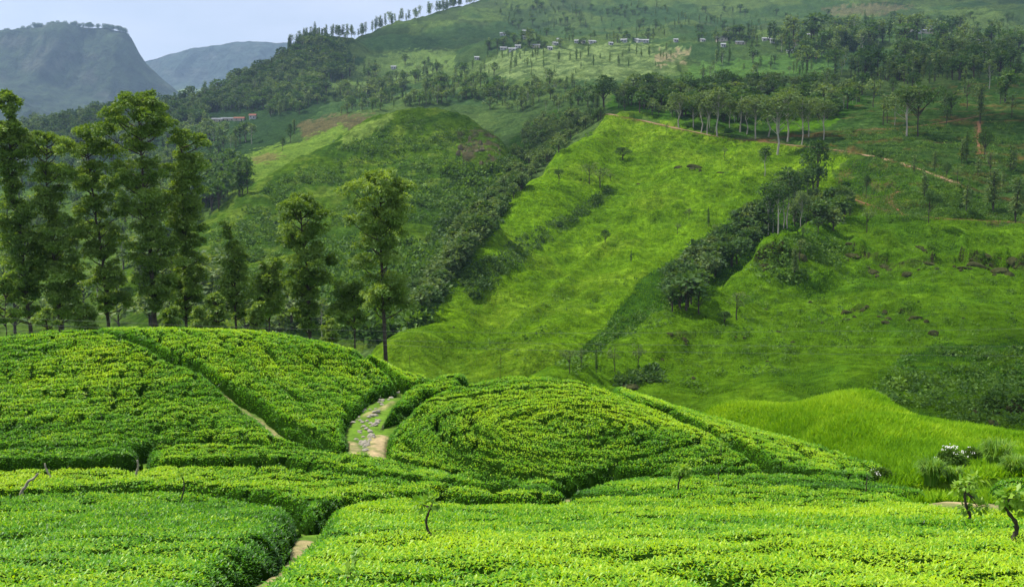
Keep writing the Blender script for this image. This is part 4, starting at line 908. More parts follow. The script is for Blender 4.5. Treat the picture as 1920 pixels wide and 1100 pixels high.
for px, b, t, k, wd, lab in [
    (1532, 352, 262, 'round', .85, 'big rounded dark tree standing alone above the gully grove, below the road'), (1524, 378, 305, 'round', .9, 'second rounded dark tree, just under the biggest one above the gully grove'),
    (1434, 330, 275, 'dark_umbrella', 1.2, 'open tree on the left flank of the gully grove, on bright grass'), (1582, 398, 352, 'round', .9, 'dark round tree at the right end of the gully grove'), (1550, 410, 376, 'round', 1.1, 'low broad tree filling the gully between grove and tea'),
    (1567, 425, 385, 'sparse', 1.2, 'thin open tree at the bottom right of the gully grove'), (1624, 372, 328, 'round', .5, 'small dark upright tree standing alone at the left corner of the terraced tea'), (1741, 418, 353, 'flat', .75, 'umbrella-shaped tree rising from the terraced tea below the road'),
    (1862, 398, 318, 'tall', 1.5, 'ragged grey tree at the road end near the right edge'), (1905, 418, 335, 'tall', 1.6, 'tall shaggy tree at the right edge of the terraced tea'), (1721, 256, 155, 'flat', .85, 'very broad layered tree with pale trunks standing above the upper track'),
    (1700, 255, 165, 'umbrella', 1.6, 'pale double-trunked tree merged with the broad layered tree'), (1812, 302, 246, 'slim', 1.0, 'thin dark tree on the red terraces left of the vertical soil path'), (1846, 296, 238, 'round', .6, 'dark oval tree beside the vertical soil path'), (1838, 232, 165, 'tall', 1.0, 'tall feathery tree above the top of the vertical soil path'),
    (1752, 324, 284, 'tall', 1.3, 'grey tree hanging over the road bend'), (1775, 334, 304, 'round', .7, 'dark tree below the road bend'), (1674, 178, 146, 'round', .7, 'single dark rounded tree on the skyline of the upper tea terrace'), (1795, 345, 312, 'sparse', 1.2, 'small thin tree on the road edge right of the bend'),
    (1132, 208, 143, 'round', 1.0, 'large dark tree at the corner where the earth road starts'), (1120, 212, 178, 'tall', 1.4, 'lower tree at the left of the road corner'), (1215, 185, 138, 'round', 1.0, 'dark massive tree above the left end of the road grove'), (1256, 188, 150, 'round', .9, 'round dark tree behind the road grove, right of the massive one'),
    (1048, 348, 314, 'flat', .7, 'small flat-topped tree near the bright ridge edge'), (1105, 345, 305, 'sparse', 1.3, 'thin scrubby tree on the grass spur right of the flat-topped one'), (1125, 352, 310, 'sparse', 1.4, 'larger scrubby tree on the grass spur'), (1145, 340, 322, 'sparse', 1.5, 'low scrub tree at the top of the dark brush line'),
    (1168, 300, 276, 'round', 1.6, 'round dark bush alone on the upper grass spur'), (1358, 300, 276, 'sparse', 1.0, 'little thin tree on the bright slope right of the rock'), (1328, 425, 388, 'slim', 1.0, 'narrow upright tree in the middle of the bright slope'), (1292, 412, 388, 'sparse', 1.2, 'twiggy tree left of the narrow upright tree'),
    (1270, 440, 418, 'sparse', 1.2, 'small bare tree low on the bright slope'), (1345, 442, 418, 'sparse', 1.5, 'spreading bare tree by the gully edge'), (1135, 455, 430, 'round', 1.0, 'small round bush in the centre of the grass spur'), (1183, 492, 470, 'slim', .9, 'tiny pole-like tree on the lower grass spur'),
    (1250, 250, 234, 'sparse', 1.0, 'tiny tree just under the earth road on bright grass'), (1425, 300, 282, 'sparse', 1.0, 'small tree under the road, left of the gully grove'),
    (1310, 588, 530, 'round', 1.0, 'leafy tree at the lower right corner of the gully wood'), (1382, 600, 545, 'sparse', 1.3, 'bare vase-shaped tree on the open slope below the gully'), (1358, 608, 582, 'round', 1.3, 'dense round bush beside the bare vase-shaped tree'),
    (1152, 696, 648, 'sparse', 1.0, 'forked bare tree at the valley bottom behind the dome'), (1197, 692, 640, 'sparse', 1.0, 'fan-shaped bare tree at the valley bottom, rightmost there'), (1118, 700, 652, 'slim', .9, 'thin pole tree at the valley bottom'), (1068, 700, 652, 'sparse', 1.1, 'scrubby tree at the valley bottom, leftmost there'), (1090, 690, 648, 'sparse', 1.0, 'twiggy tree between the pole tree and the scrubby tree'),
    (1490, 518, 466, 'tall', 1.3, 'creeper-wrapped stump-like tree below the grassy knob'), (1500, 492, 448, 'sparse', 1.2, 'leaning dark tree on the rocky bank under the grassy knob'), (1625, 436, 390, 'sparse', 1.2, 'bare thin tree at the top of the right hillside grass'), (1505, 452, 420, 'sparse', 1.0, 'little leafy tree on the crest of the grassy knob'),
    (545, 268, 232, 'round', .55, 'dark upright tree beside the brown field'), (552, 252, 224, 'tall', 1.2, 'slim tree just above the dark upright one by the brown field'), (530, 282, 258, 'round', .6, 'dark oval tree below the brown field'), (660, 208, 180, 'round', 1.0, 'dark round tree above the brown field'), (555, 205, 172, 'pale', 1.0, 'pale round tree at the lower edge of the ridge forest')]:
    mid_tree('round' if k == 'pale' else k, px, b, t, lab, None, wd)
print('mid trees')

# ---- far trees: individuals on the open plateau and along the skyline, the woods behind as one mass
def in_poly_rand(poly, n, r):
    P = np.array(poly, float); out = []
    while len(out) < n:
        q = r.uniform(P.min(0), P.max(0), (n * 3, 2)); out += q[inside(q[:, 0], q[:, 1], poly)].tolist()
    return np.array(out[:n])
def far_tree(kind, X, Y, Z, h, label, group):
    me = FAR[kind][rt.randint(len(FAR[kind]))]; o = bpy.data.objects.new('far_tree', me); COL.objects.link(o)
    k = rt.uniform(.85, 1.2) * h; o.location = (X, Y, Z - .03 * h); o.scale = (k, k, h); o.rotation_euler = (0, 0, rt.uniform(0, 6.28)); return tag(o, label, 'tree', group)
REG = [  # polygon, count, height range in px, kinds, label, group
 ([(900, 100), (1290, 92), (1290, 128), (900, 150)], 62, (9, 22), ('slim', 'tall', 'dark_tall', 'tall'), 'slim grey tree scattered on the pale tea plateau below the village', 'trees on the pale plateau'),
 ([(1290, 100), (1560, 110), (1560, 155), (1290, 165)], 40, (14, 34), ('tall', 'dark_tall', 'slim', 'round', 'umbrella'), 'tree scattered on the green tea plateau behind the road grove', 'trees on the green plateau'),
 ([(1560, 110), (1915, 110), (1915, 150), (1560, 160)], 46, (26, 56), ('tall', 'tall', 'umbrella', 'dark_tall', 'slim', 'round'), 'tall grey tree on the upper right plateau', 'trees on the right plateau'),
 ([(1560, 165), (1900, 160), (1900, 232), (1650, 236)], 22, (26, 60), ('tall', 'tall', 'umbrella', 'sparse', 'round'), 'grey-green tree on the tea slope between the upper track and the plateau', 'trees above the upper track'),
 ([(1650, 300), (1915, 300), (1915, 405), (1720, 395)], 16, (22, 56), ('tall', 'tall', 'sparse', 'slim'), 'thin shade tree standing among the tea rows below the road', 'shade trees of the terraces'),
 ([None], 135, (12, 26), ('tall', 'umbrella', 'dark_tall', 'tall'), 'slender tree in the row along the skyline ridge', 'trees along the skyline ridge'),
]
nfar = 0
for poly, n, (h0, h1), kinds, lab, grp in REG:
    if poly[0] is None:
        j_ = np.clip(((rt.uniform(548, 925, n) - 960) / F_PX - A0) / (A1 - A0) * (NA - 1), 0, NA - 1).astype(int); i_ = FE[:, j_].argmax(0) - rt.randint(0, 3, n); X, Y, Z = FX[i_, j_], FY[i_, j_], FZ[i_, j_]; ok = np.ones(n, bool)
    else: q = in_poly_rand(poly, n, rt); X, Y, Z, ok = pick(q[:, 0], q[:, 1] + 2)
    for i in range(n):
        if ok[i] and Y[i] > 340: far_tree(kinds[rt.randint(len(kinds))], X[i], Y[i], Z[i], Y[i] / F_PX * rt.uniform(h0, h1), lab, grp); nfar += 1
def mass(name, poly, n, hpx, kinds, label, r, ymin=200, layers=None, hm=None, wide=1.1, clump=0):
    """a wood that reads as one mass: many trees in one mesh"""
    if isinstance(n, tuple): pass
    q = in_poly_rand(poly, n, r); X, Y, Z, ok = pick(q[:, 0], q[:, 1]); Vs, Fs, Ts, Ms, off = [], [], [], [], 0
    cache = {}
    pool = [m_ for k in kinds for m_ in FAR[k]]; mats = [M['bark'], M['crown_pale'], M['crown_dark'], M['bark_pale'], M['shrub'], M['crown']]
    tri_l = []; mi_l = []
    for m_ in pool:
        m_.calc_loop_triangles(); t_ = np.empty(len(m_.loop_triangles) * 3, np.int32); m_.loop_triangles.foreach_get('vertices', t_); v_ = np.empty(len(m_.vertices) * 3, np.float32); m_.vertices.foreach_get('co', v_)
        mi = np.empty(len(m_.loop_triangles), np.int32); m_.loop_triangles.foreach_get('material_index', mi); a_ = np.empty(len(m_.vertices), np.float32); m_.attributes['tint'].data.foreach_get('value', a_)
        cache[m_] = (v_.reshape(-1, 3), t_.reshape(-1, 3), np.array([mats.index(x) for x in m_.materials])[mi], a_)
    for i in range(n):
        if not ok[i] or Y[i] < ymin: continue
        if clump and fbm(X[i] / clump, Y[i] / clump, 666, 2) < r.uniform(.38, .58): continue
        if inside(q[i, 0], q[i, 1], [(388, 214), (498, 208), (500, 262), (388, 262)]): continue
        m_ = pool[r.randint(len(pool))]; v_, t_, mi, a_ = cache[m_]
        h = Y[i] / F_PX * r.uniform(*hpx) if hm is None else r.uniform(*hm)
        k = h * r.uniform(.9, 1.25) * wide; th = r.uniform(0, 6.28); cs, sn = math.cos(th), math.sin(th)
        Vs.append(np.c_[X[i] + k * (v_[:, 0] * cs - v_[:, 1] * sn), Y[i] + k * (v_[:, 0] * sn + v_[:, 1] * cs), Z[i] - .04 * h + h * v_[:, 2]])
        Fs.append(t_ + off); Ms.append(mi); Ts.append(np.clip(a_ + r.normal(0, .10), 0, 1)); off += len(v_)
    Fs = np.vstack(Fs); Ms = np.concatenate(Ms)
    me = np_mesh(name, np.vstack(Vs), [Fs[Ms == k] for k in range(6)], mats, list(range(6)), {'tint': np.concatenate(Ts)})
    return link(name, me, kind='stuff', label=label)
mass('forest', [(40, 242), (330, 192), (500, 137), (545, 102), (585, 78), (640, 92), (650, 130), (600, 180), (560, 215), (420, 225), (330, 250), (40, 300)], 1500, (16, 30), ('dark_tall', 'tall', 'round', 'pale_round', 'umbrella'), 'dense dark forest covering the left ridge', rt, 900)
mass('forest', [(0, 290), (330, 250), (420, 230), (500, 235), (480, 270), (420, 320), (400, 380), (300, 470), (0, 480)], 420, (20, 42), ('round', 'pale_round', 'dark_tall', 'umbrella', 'tall'), 'hazy woodland on the valley side behind the tall trees', rt, 380)
mass('forest', [(0, 480), (300, 470), (380, 500), (480, 560), (620, 600), (620, 640), (0, 640)], 70, None, ('pale_round', 'umbrella', 'pale_round'), 'loose woodland at the valley foot behind the tall trees', rt, 200, hm=(6, 13))
mass('forest', [(330, 360), (420, 320), (470, 330), (470, 360), (400, 400), (360, 430)], 70, None, ('round', 'dark_tall'), 'clump of dark wood at the left foot of the round hill', rt, 380, hm=(9, 16))
mass('woodland', [(640, 110), (760, 120), (900, 130), (1100, 165), (1120, 205), (1000, 215), (880, 200), (740, 205), (600, 222), (590, 185)], 760, (12, 26), ('tall', 'pale_round', 'umbrella', 'round', 'dark_tall', 'sparse'), 'open woodland of mixed trees above the round hill', rt, 600, clump=45)
mass('village_trees', [(900, 95), (980, 70), (1160, 72), (1300, 68), (1420, 62), (1560, 50), (1640, 50), (1640, 115), (1500, 105), (1430, 92), (1300, 82), (1160, 85), (1000, 92)], 300, (9, 22), ('round', 'tall', 'pale_round', 'dark_tall'), 'belt of trees around the village on the plateau', rt, 700, clump=50)
mass('village_trees', [(1440, 75), (1700, 60), (1920, 85), (2000, 150), (1700, 160), (1500, 130)], 520, (16, 48), ('tall', 'tall', 'sparse', 'round', 'umbrella', 'dark_tall', 'pale_round'), 'hazy trees thick on the upper right plateau', rt, 500, clump=40)
mass('woodland', [(1150, 205), (1170, 165), (1300, 170), (1560, 165), (1620, 190), (1560, 228), (1440, 232), (1300, 228)], 340, (14, 42), ('round', 'pale_round', 'umbrella'), 'green brush and trees behind the road grove', rt, 430)
mass('woodland', [(780, 620), (850, 520), (900, 460), (960, 380), (1010, 320), (1100, 240), (1130, 222), (1060, 212), (990, 235), (955, 300), (950, 345), (890, 400), (860, 450), (830, 500), (770, 560)], 620, None, ('pale_round', 'pale_round', 'pale_round', 'round'), 'leafy wood filling the gully left of the grass spur', rt, 240, hm=(3, 6.5))
mass('woodland', [(1260, 590), (1250, 545), (1320, 480), (1400, 410), (1440, 400), (1440, 440), (1400, 480), (1340, 530), (1290, 580)], 120, None, ('round', 'round', 'pale_round'), 'dark wood running down the gully right of the grass spur', rt, 200, hm=(3.5, 7.5))
mass('woodland', [(1470, 420), (1520, 380), (1590, 385), (1600, 420), (1540, 445)], 40, None, ('round', 'pale_round'), 'brush at the head of the gully below the terraced tea', rt, 200, hm=(4, 8))
mass('skyline_trees', [(925, 6), (1000, 10), (1300, 15), (1500, 30), (1900, 30), (1900, 60), (1500, 70), (950, 90)], 420, (4, 15), ('round', 'tall', 'slim'), 'scattered far trees on the upper slope below the sky', rt, 900)
def ridge_of(name, sky_, Yc, n, h, label):
    ex = np.sort(rt.uniform(sky_[0][0], sky_[-1][0], n)); return ex
print('far trees', nfar)
# ---- shrubs on the round hill and slopes
def shrub_mass(name, poly, n, hm, label, r, layer=None, mat='shrub', cl=None, leafn=26, ls=.5):
    q = in_poly_rand(poly, n, r); X, Y, Z, ok = pick(q[:, 0], q[:, 1])
    keepm = ok & (Y > 130)
    if cl is not None: keepm &= fbm(X / cl, Y / cl, 555, 3) > .47
    tuf = []
    for i in np.nonzero(keepm)[0]:
        h = r.uniform(*hm); t0 = .5 + r.normal(0, .2)
        tuf.append(puff(r, (X[i], Y[i], Z[i] + .25 * h), h, leafn, h * ls, .8, .1, t0))
    return link(name, leaf_mesh(name, tuf, M[mat], .7), kind='stuff', label=label)
shrub_mass('shrubs', [(700, 330), (820, 240), (940, 280), (960, 350), (900, 420), (850, 500), (790, 610), (700, 640), (600, 600), (560, 500), (640, 420)], 4600, (.8, 2.8), 'leafy shrubs thick in the folds of the round hill', rt, cl=40)
shrub_mass('shrubs', [(400, 430), (500, 350), (620, 285), (780, 210), (880, 230), (800, 330), (620, 420), (600, 620), (380, 620)], 3200, (.6, 1.7), 'low bushes scattered on the open face of the round hill', rt, cl=25)
shrub_mass('shrubs', [(860, 520), (960, 455), (1050, 410), (1140, 350), (1150, 365), (1060, 430), (980, 490), (900, 560), (880, 560)], 420, (.6, 1.5), 'dark brush in the diagonal crease of the grass spur', rt, mat='crown_dark')
shrub_mass('shrubs', [(1040, 700), (1150, 600), (1260, 560), (1270, 600), (1170, 640), (1080, 700)], 120, (.4, 1.2), 'brush along the stream bed below the gully wood', rt)
shrub_mass('shrubs', [(1140, 720), (1230, 690), (1240, 715), (1170, 725)], 90, (.5, 1.3), 'bushes over the dark hollow behind the dome', rt, mat='crown_dark')
shrub_mass('shrubs', [(1400, 520), (1440, 470), (1520, 430), (1600, 470), (1560, 520), (1480, 530)], 260, (.5, 1.6), 'scrub on the rocky bank under the grassy knob', rt, cl=20)
shrub_mass('shrubs', [(1620, 760), (1700, 660), (1930, 660), (1930, 810), (1760, 815)], 500, (.4, 1.2), 'dark low scrub on the lower right hillside', rt, mat='shrub', cl=22)
shrub_mass('shrubs', [(1480, 270), (1560, 245), (1900, 225), (1920, 410), (1700, 405), (1600, 360), (1640, 300)], 2600, (.4, 1.1), 'tea bushes and scrub dotted over the red terraces', rt, cl=18)
shrub_mass('shrubs', [(850, 640), (1000, 440), (1180, 250), (1400, 300), (1380, 420), (1200, 560), (1000, 690)], 420, (.3, .9), 'small weeds sprinkled over the grass spur', rt, cl=30)
shrub_mass('shrubs', [(1230, 700), (1400, 560), (1520, 470), (1920, 440), (1920, 650), (1600, 740), (1250, 740)], 700, (.3, .9), 'small weeds sprinkled over the right hillside', rt, cl=30)

q = in_poly_rand([(690, 700), (830, 540), (960, 385), (1140, 215), (1300, 250), (1480, 275), (1600, 300), (1840, 365), (1925, 420), (1925, 820), (1500, 790), (1250, 740), (1000, 720)], 42000, rt)
X, Y, Z, ok = pick(q[:, 0], q[:, 1]); ok &= (Y > 125) & (Y < 540); X, Y, Z = X[ok], Y[ok], Z[ok]; n = len(X)
ix = np.clip(((X / Y - A0) / (A1 - A0) * (NA - 1)).astype(int), 0, NA - 1); iy = np.clip(((np.log(Y) - LY0) / (LY1 - LY0) * (NL - 1)).astype(int), 0, NL - 1)
bright = c[iy, ix, 1]; X, Y, Z = [np.repeat(v, 3) for v in (X, Y, Z)]; sz = np.clip(Y / 520, .3, .9) * rt.uniform(.5, 1.3, 3 * n)
V, F, qq = leaves(np.c_[X + rt.normal(0, .35, 3 * n), Y + rt.normal(0, .35, 3 * n), Z - .1], dirs(3 * n, R(25), R(80), rt), sz, sz * .45, None, .1)
tn = np.clip(np.repeat(bright, 3) * 2.1 - .08 + rt.normal(0, .09, 3 * n), 0, 1)
link('hill_grass', np_mesh('hill_grass', V, [F], [M['hill_grass']], attrs={'tint': np.repeat(tn, qq)}), kind='stuff', label='tufted grass growing over the open slopes')

shrub_mass('shrubs', [(820, 420), (900, 330), (930, 300), (965, 300), (960, 380), (900, 460), (840, 540), (790, 610), (730, 620), (780, 500)], 1100, (1.0, 2.6), 'dark leafy thicket in the valley between the round hill and the grass spur', rt, mat='crown_dark')
shrub_mass('shrubs', [(400, 430), (620, 290), (780, 212), (900, 240), (930, 300), (820, 420), (700, 560), (500, 600), (380, 560)], 900, (.8, 2.2), 'scattered dark bushes over the round hill', rt, mat='crown_dark', cl=30)
shrub_mass('shrubs', [(850, 240), (940, 250), (945, 310), (860, 310)], 90, (.5, 1.3), 'bushes growing out of the brown cliff', rt)
# ------------------------------------------------------------------ roads, tracks, walls of soil
g = NG('earth_road'); n_ = g.noise(.9, 6, .6); M['road'] = g.finish(g.ramp(n_, [(.3, (.20, .125, .06)), (.7, (.34, .235, .13))]), .95, .1, g.bump(n_, .4, .1))
g = NG('red_soil'); n_ = g.noise(.9, 6, .6); M['redsoil'] = g.finish(g.ramp(n_, [(.3, (.13, .065, .028)), (.7, (.24, .125, .055))]), .95, .1, g.bump(n_, .6, .2))
for nm_, wd_, mt_, lb_, P in ROAD_L:
    T = np.gradient(P[:, :2], axis=0); T /= np.linalg.norm(T, axis=1, keepdims=True) + 1e-9; Nn = np.c_[-T[:, 1], T[:, 0]]; t = np.arange(len(P)) * 1.5
    w_ = wd_ * (1 + .5 * (fbm(t / 5, t * 0, 901, 3) - .5)); off_ = .5 * (fbm(t / 9, t * 0, 907, 2) - .5); rows = [np.c_[P[:, :2] + Nn * (w_ * .5 * k + off_)[:, None], P[:, 2] + .16 - .05 * abs(k)] for k in (-1, -.5, 0, .5, 1)]
    f, u = grid_faces(np.ones((4, len(P) - 1), bool)); link(nm_, np_mesh(nm_, np.stack(rows, 0).reshape(-1, 3), [f], [M[mt_]]), kind='structure', label=lb_)

# ---- terraced tea: clipped hedges along the contours of the low plot by the road
def tea_row(pts, wd, ht, label, r):
    px = smooth_line(pts, 8); X, Y, Z, ok = pick(px[:, 0], px[:, 1]); P = np.c_[X, Y, Z][ok]
    if len(P) < 3: return
    d = np.r_[0, np.cumsum(np.hypot(*np.diff(P[:, :2], axis=0).T))]; t = np.arange(0, d[-1], .8)
    x, y = np.interp(t, d, P[:, 0]), np.interp(t, d, P[:, 1]); z = hill_z(x, y)
    tuf = [puff(r, (x[i], y[i] + r.uniform(-.15, .15), z[i] + ht * .45), wd * r.uniform(.8, 1.15), 16, .42, ht / wd * .7, .0, .38 + r.normal(0, .1)) for i in range(len(t)) if r.uniform() > .06]
    return tag(link('tea_hedge', leaf_mesh('tea_hedge', tuf, M['shrub'], .75)), label, 'tea hedge', 'contour rows of the terraced tea')
rr_ = np.random.RandomState(31)
for k, t in enumerate(np.linspace(0, 1, 13)):
    y0 = 364 + 48 * t; xl = 1665 - 30 * min(t * 2, 1) + 60 * max(t - .5, 0); xr = 1800 + 140 * t
    tea_row([(xl, y0 + 5), (xl + (xr - xl) * .35, y0 - 3 - 3 * math.sin(k)), (xl + (xr - xl) * .7, y0 - 2), (xr, y0 + 7)], .95, .85, 'clipped dark tea row following the contour of the low terraced plot', rr_)
for k, (a, b, c) in enumerate([((1600, 262), (1720, 262), (1820, 262)), ((1620, 272), (1720, 275), (1820, 280)), ((1640, 284), (1740, 290), (1825, 298)), ((1690, 300), (1760, 306), (1820, 316)), ((1780, 322), (1840, 322), (1915, 318)), ((1810, 340), (1860, 340), (1915, 338)), ((1850, 262), (1880, 268), (1915, 272)), ((1848, 284), (1880, 288), (1915, 292)), ((1480, 285), (1540, 288), (1600, 298)), ((1600, 318), (1660, 322), (1720, 330)), ((1610, 335), (1670, 340), (1730, 346)), ((1850, 300), (1880, 304), (1915, 306)),
                               ((1540, 254), (1640, 252), (1740, 248)), ((1600, 225), (1700, 215), (1800, 205)), ((1620, 210), (1720, 198), (1820, 190)), ((1640, 196), (1740, 186), (1840, 178))]):
    tea_row([a, b, c], 1.0, .9, 'ragged tea row on the red earth slope above the road', rr_)

# ------------------------------------------------------------------ houses
M['wall_white'] = mat_plain('whitewashed_wall', (.46, .46, .43), .3, .8, .4); M['wall_cream'] = mat_plain('cream_wall', (.46, .41, .31), .3, .8, .4)
M['roof_tin'] = mat_plain('tin_roof', (.36, .37, .38), .35, .6, .3); M['roof_grey'] = mat_plain('grey_roof', (.16, .17, .19), .3, .6, .3); M['roof_red'] = mat_plain('red_tiled_roof', (.26, .085, .055), .35, .8, .5)
M['opening'] = mat_plain('dark_opening', (.03, .03, .035), .2, .4, 1.0)
def house(px, py, wpx, hpx, wall, roof, label, group=None, storeys=1, turn=0.0):
    X, Y, Z, ok = pick(px, py + hpx * .5); X, Y, Z = float(X[0]), float(Y[0]), float(Z[0]); s_ = Y / F_PX
    w_ = max(wpx * s_, 4.5); h_ = max(hpx * s_, 3.2); d_ = min(max(w_ * .5, 5), 9)
    o = empty('house', (X, Y, Z - .6), turn); tag(o, label, 'house', group); hw_ = h_ * .68 + .6
    b = MB(); b.box((0, 0, hw_ / 2 - 1), (w_, d_, hw_ + 2)); link('wall', b.mesh('wall', [M[wall]], smooth=False), o)
    rh = h_ * .42; ov = .5; V = [(-w_ / 2 - ov, -d_ / 2 - ov, hw_ - .1), (w_ / 2 + ov, -d_ / 2 - ov, hw_ - .1), (w_ / 2 + ov, d_ / 2 + ov, hw_ - .1), (-w_ / 2 - ov, d_ / 2 + ov, hw_ - .1), (-w_ / 2 - ov, 0, hw_ + rh), (w_ / 2 + ov, 0, hw_ + rh)]
    rf = MB(); rf.add(V, [(0, 1, 5, 4), (2, 3, 4, 5), (3, 2, 1, 0)], 0); rf.add([V[0], V[3], V[4], V[1], V[2], V[5]], [(0, 2, 1), (3, 4, 5)], 0)
    link('roof', rf.mesh('roof', [M[roof]], smooth=False), o)
    n = max(2, int(w_ / 4)); zw = hw_ * .58
    for st in range(storeys):
        for i in range(n):
            x = (i + .5) / n * w_ - w_ / 2; q = MB()
            if i == n // 2 and st == 0: q.box((x, -d_ / 2 - .03, hw_ * .36), (1.1, .08, 2.0)); link('door', q.mesh('door', [M['opening']], smooth=False), o)
            else: q.box((x, -d_ / 2 - .03, zw if storeys == 1 else hw_ * (.32 + .42 * st)), (1.2, .08, 1.1)); link('window', q.mesh('window', [M['opening']], smooth=False), o)
    return o
VG = 'small houses of the plateau village'
for px, py, wd, h, lab in [(943, 64, 11, 5, 'far white hut highest on the left, by the bare red bank'), (986, 59, 12, 4, 'flat pale hut at the top end of the bare red bank'), (986, 70, 12, 5, 'white hut just under the bare red bank'), (971, 87, 10, 5, 'pale hut behind the pair of white huts at the plateau edge')]:
    house(px, py, wd, h, 'wall_white', 'roof_tin', lab)
for px, py, wd, h, wl, rf, lab in [(944, 91, 12, 5, 'wall_white', 'roof_tin', 'left one of the pair of white huts at the plateau edge'), (960, 92, 14, 5, 'wall_white', 'roof_tin', 'right one of the pair of white huts at the plateau edge'), (1004, 86, 16, 5, 'wall_cream', 'roof_tin', 'wider cream hut among trees on the plateau edge'),
        (1353, 73, 20, 7, 'wall_cream', 'roof_grey', 'long greyish house at the middle of the village'), (1388, 81, 17, 5, 'wall_cream', 'roof_grey', 'low house hidden by trees right of the greyish house'), (1436, 74, 13, 5, 'wall_white', 'roof_tin', 'bright roofed house on the right half of the village'),
        (1497, 82, 16, 11, 'wall_cream', 'roof_red', 'two-storey cream house with a reddish roof standing above the white ones'), (1490, 92, 15, 6, 'wall_white', 'roof_tin', 'white house just under the two-storey cream one'), (1481, 97, 11, 6, 'wall_white', 'roof_tin', 'lowest white house under the two-storey cream one'),
        (1365, 55, 9, 4, 'wall_white', 'roof_tin', 'lone white hut on the slope above the village'), (1513, 67, 9, 4, 'wall_white', 'roof_tin', 'white hut in dark trees above the two-storey house'), (1692, 49, 10, 5, 'wall_white', 'roof_tin', 'small white house topmost at the estate buildings'),
        (1700, 58, 14, 9, 'wall_cream', 'roof_red', 'cream house with a red roof at the left end of the estate buildings'), (1716, 59, 20, 6, 'wall_white', 'roof_grey', 'dark-roofed shed in the middle of the estate buildings'), (1748, 52, 24, 6, 'wall_white', 'roof_grey', 'upper long dark-roofed building of the estate'), (1742, 59, 32, 6, 'wall_cream', 'roof_grey', 'lower and longest dark-roofed building of the estate'),
        (1838, 78, 24, 8, 'wall_white', 'roof_tin', 'long white building at the far right of the plateau'), (1806, 78, 10, 5, 'wall_white', 'roof_tin', 'white shed left of the long white building'), (1795, 84, 8, 5, 'wall_white', 'roof_tin', 'small pale shed under the white shed'), (1894, 92, 7, 4, 'wall_white', 'roof_tin', 'tiny bright hut near the right edge'), (1672, 121, 9, 3, 'wall_cream', 'roof_tin', 'cream flat shed alone among tall grey trees'),
        (408, 225, 20, 6, 'wall_cream', 'roof_grey', 'left end of the long cream building row on the valley side'), (428, 224, 24, 5, 'wall_cream', 'roof_grey', 'middle of the long cream building row on the valley side'), (449, 223, 19, 6, 'wall_cream', 'roof_red', 'red-roofed house ending the cream building row'), (474, 218, 12, 7, 'wall_white', 'roof_red', 'white house with a red roof standing apart on the valley side'), (738, 127, 9, 3, 'wall_white', 'roof_tin', 'little white hut alone on the ridge slope')]:
    house(px, py, wd, h, wl, rf, lab, None, 2 if 'two-storey' in lab else 1)
for px, py, wd in [(1041, 82, 9), (1048, 75, 6), (1081, 78, 6), (1093, 78, 5), (1110, 79, 13), (1145, 82, 6), (1170, 76, 11), (1193, 75, 7), (1201, 77, 14), (1211, 77, 10), (1267, 76, 6), (1317, 76, 8), (1356, 85, 7), (1448, 76, 7), (1414, 100, 7), (1589, 66, 8), (1568, 81, 7), (894, 109, 8), (1031, 91, 7), (1849, 99, 7)]:
    house(px, py, wd, 5, 'wall_white', 'roof_tin', 'little pale hut in the scattered village line along the plateau', VG, 1, rt.uniform(-.5, .5))

# ------------------------------------------------------------------ rocks on the hills
def rock_mesh(r, n=150, flat=.7, crack=.25):
    """angular boulder: a sphere cut by random planes"""
    i = np.arange(n) + .5; ph = np.arccos(1 - 2 * i / n); th = np.pi * (1 + 5 ** .5) * i
    D = np.c_[np.cos(th) * np.sin(ph), np.sin(th) * np.sin(ph), np.cos(ph)]; rad = np.ones(n)
    for _ in range(11):
        d = r.normal(size=3); d /= np.linalg.norm(d); k = D @ d; c_ = r.uniform(.55, .85); rad = np.where(k > 0, np.minimum(rad, c_ / np.maximum(k, 1e-3)), rad)
    V = D * rad[:, None] * (1 + r.normal(0, .02, (n, 1))); V[:, 2] *= flat
    import bmesh
    bm = bmesh.new()
    for v in V: bm.verts.new(v)
    bmesh.ops.convex_hull(bm, input=bm.verts); me = bpy.data.meshes.new('boulder'); bm.to_mesh(me); bm.free(); me.materials.append(M['rock']); return me
ROCKS = []
for k in range(6): ROCKS.append(rock_mesh(np.random.RandomState(700 + k)))
def boulder(px, py, wpx, hpx, label, group=None, mats=None):
    X, Y, Z, ok = pick(px, py + hpx * .4); s_ = float(Y[0]) / F_PX
    o = bpy.data.objects.new('boulder', ROCKS[rt.randint(6)]); COL.objects.link(o); o.location = (float(X[0]), float(Y[0]) + wpx * .2 * s_, float(Z[0]) + hpx * .02 * s_)
    o.scale = (wpx * .46 * s_, wpx * .40 * s_, hpx * .80 * s_); o.rotation_euler = (rt.uniform(-.2, .2), rt.uniform(-.2, .2), rt.uniform(-.5, .5)); return tag(o, label, 'rock', group)
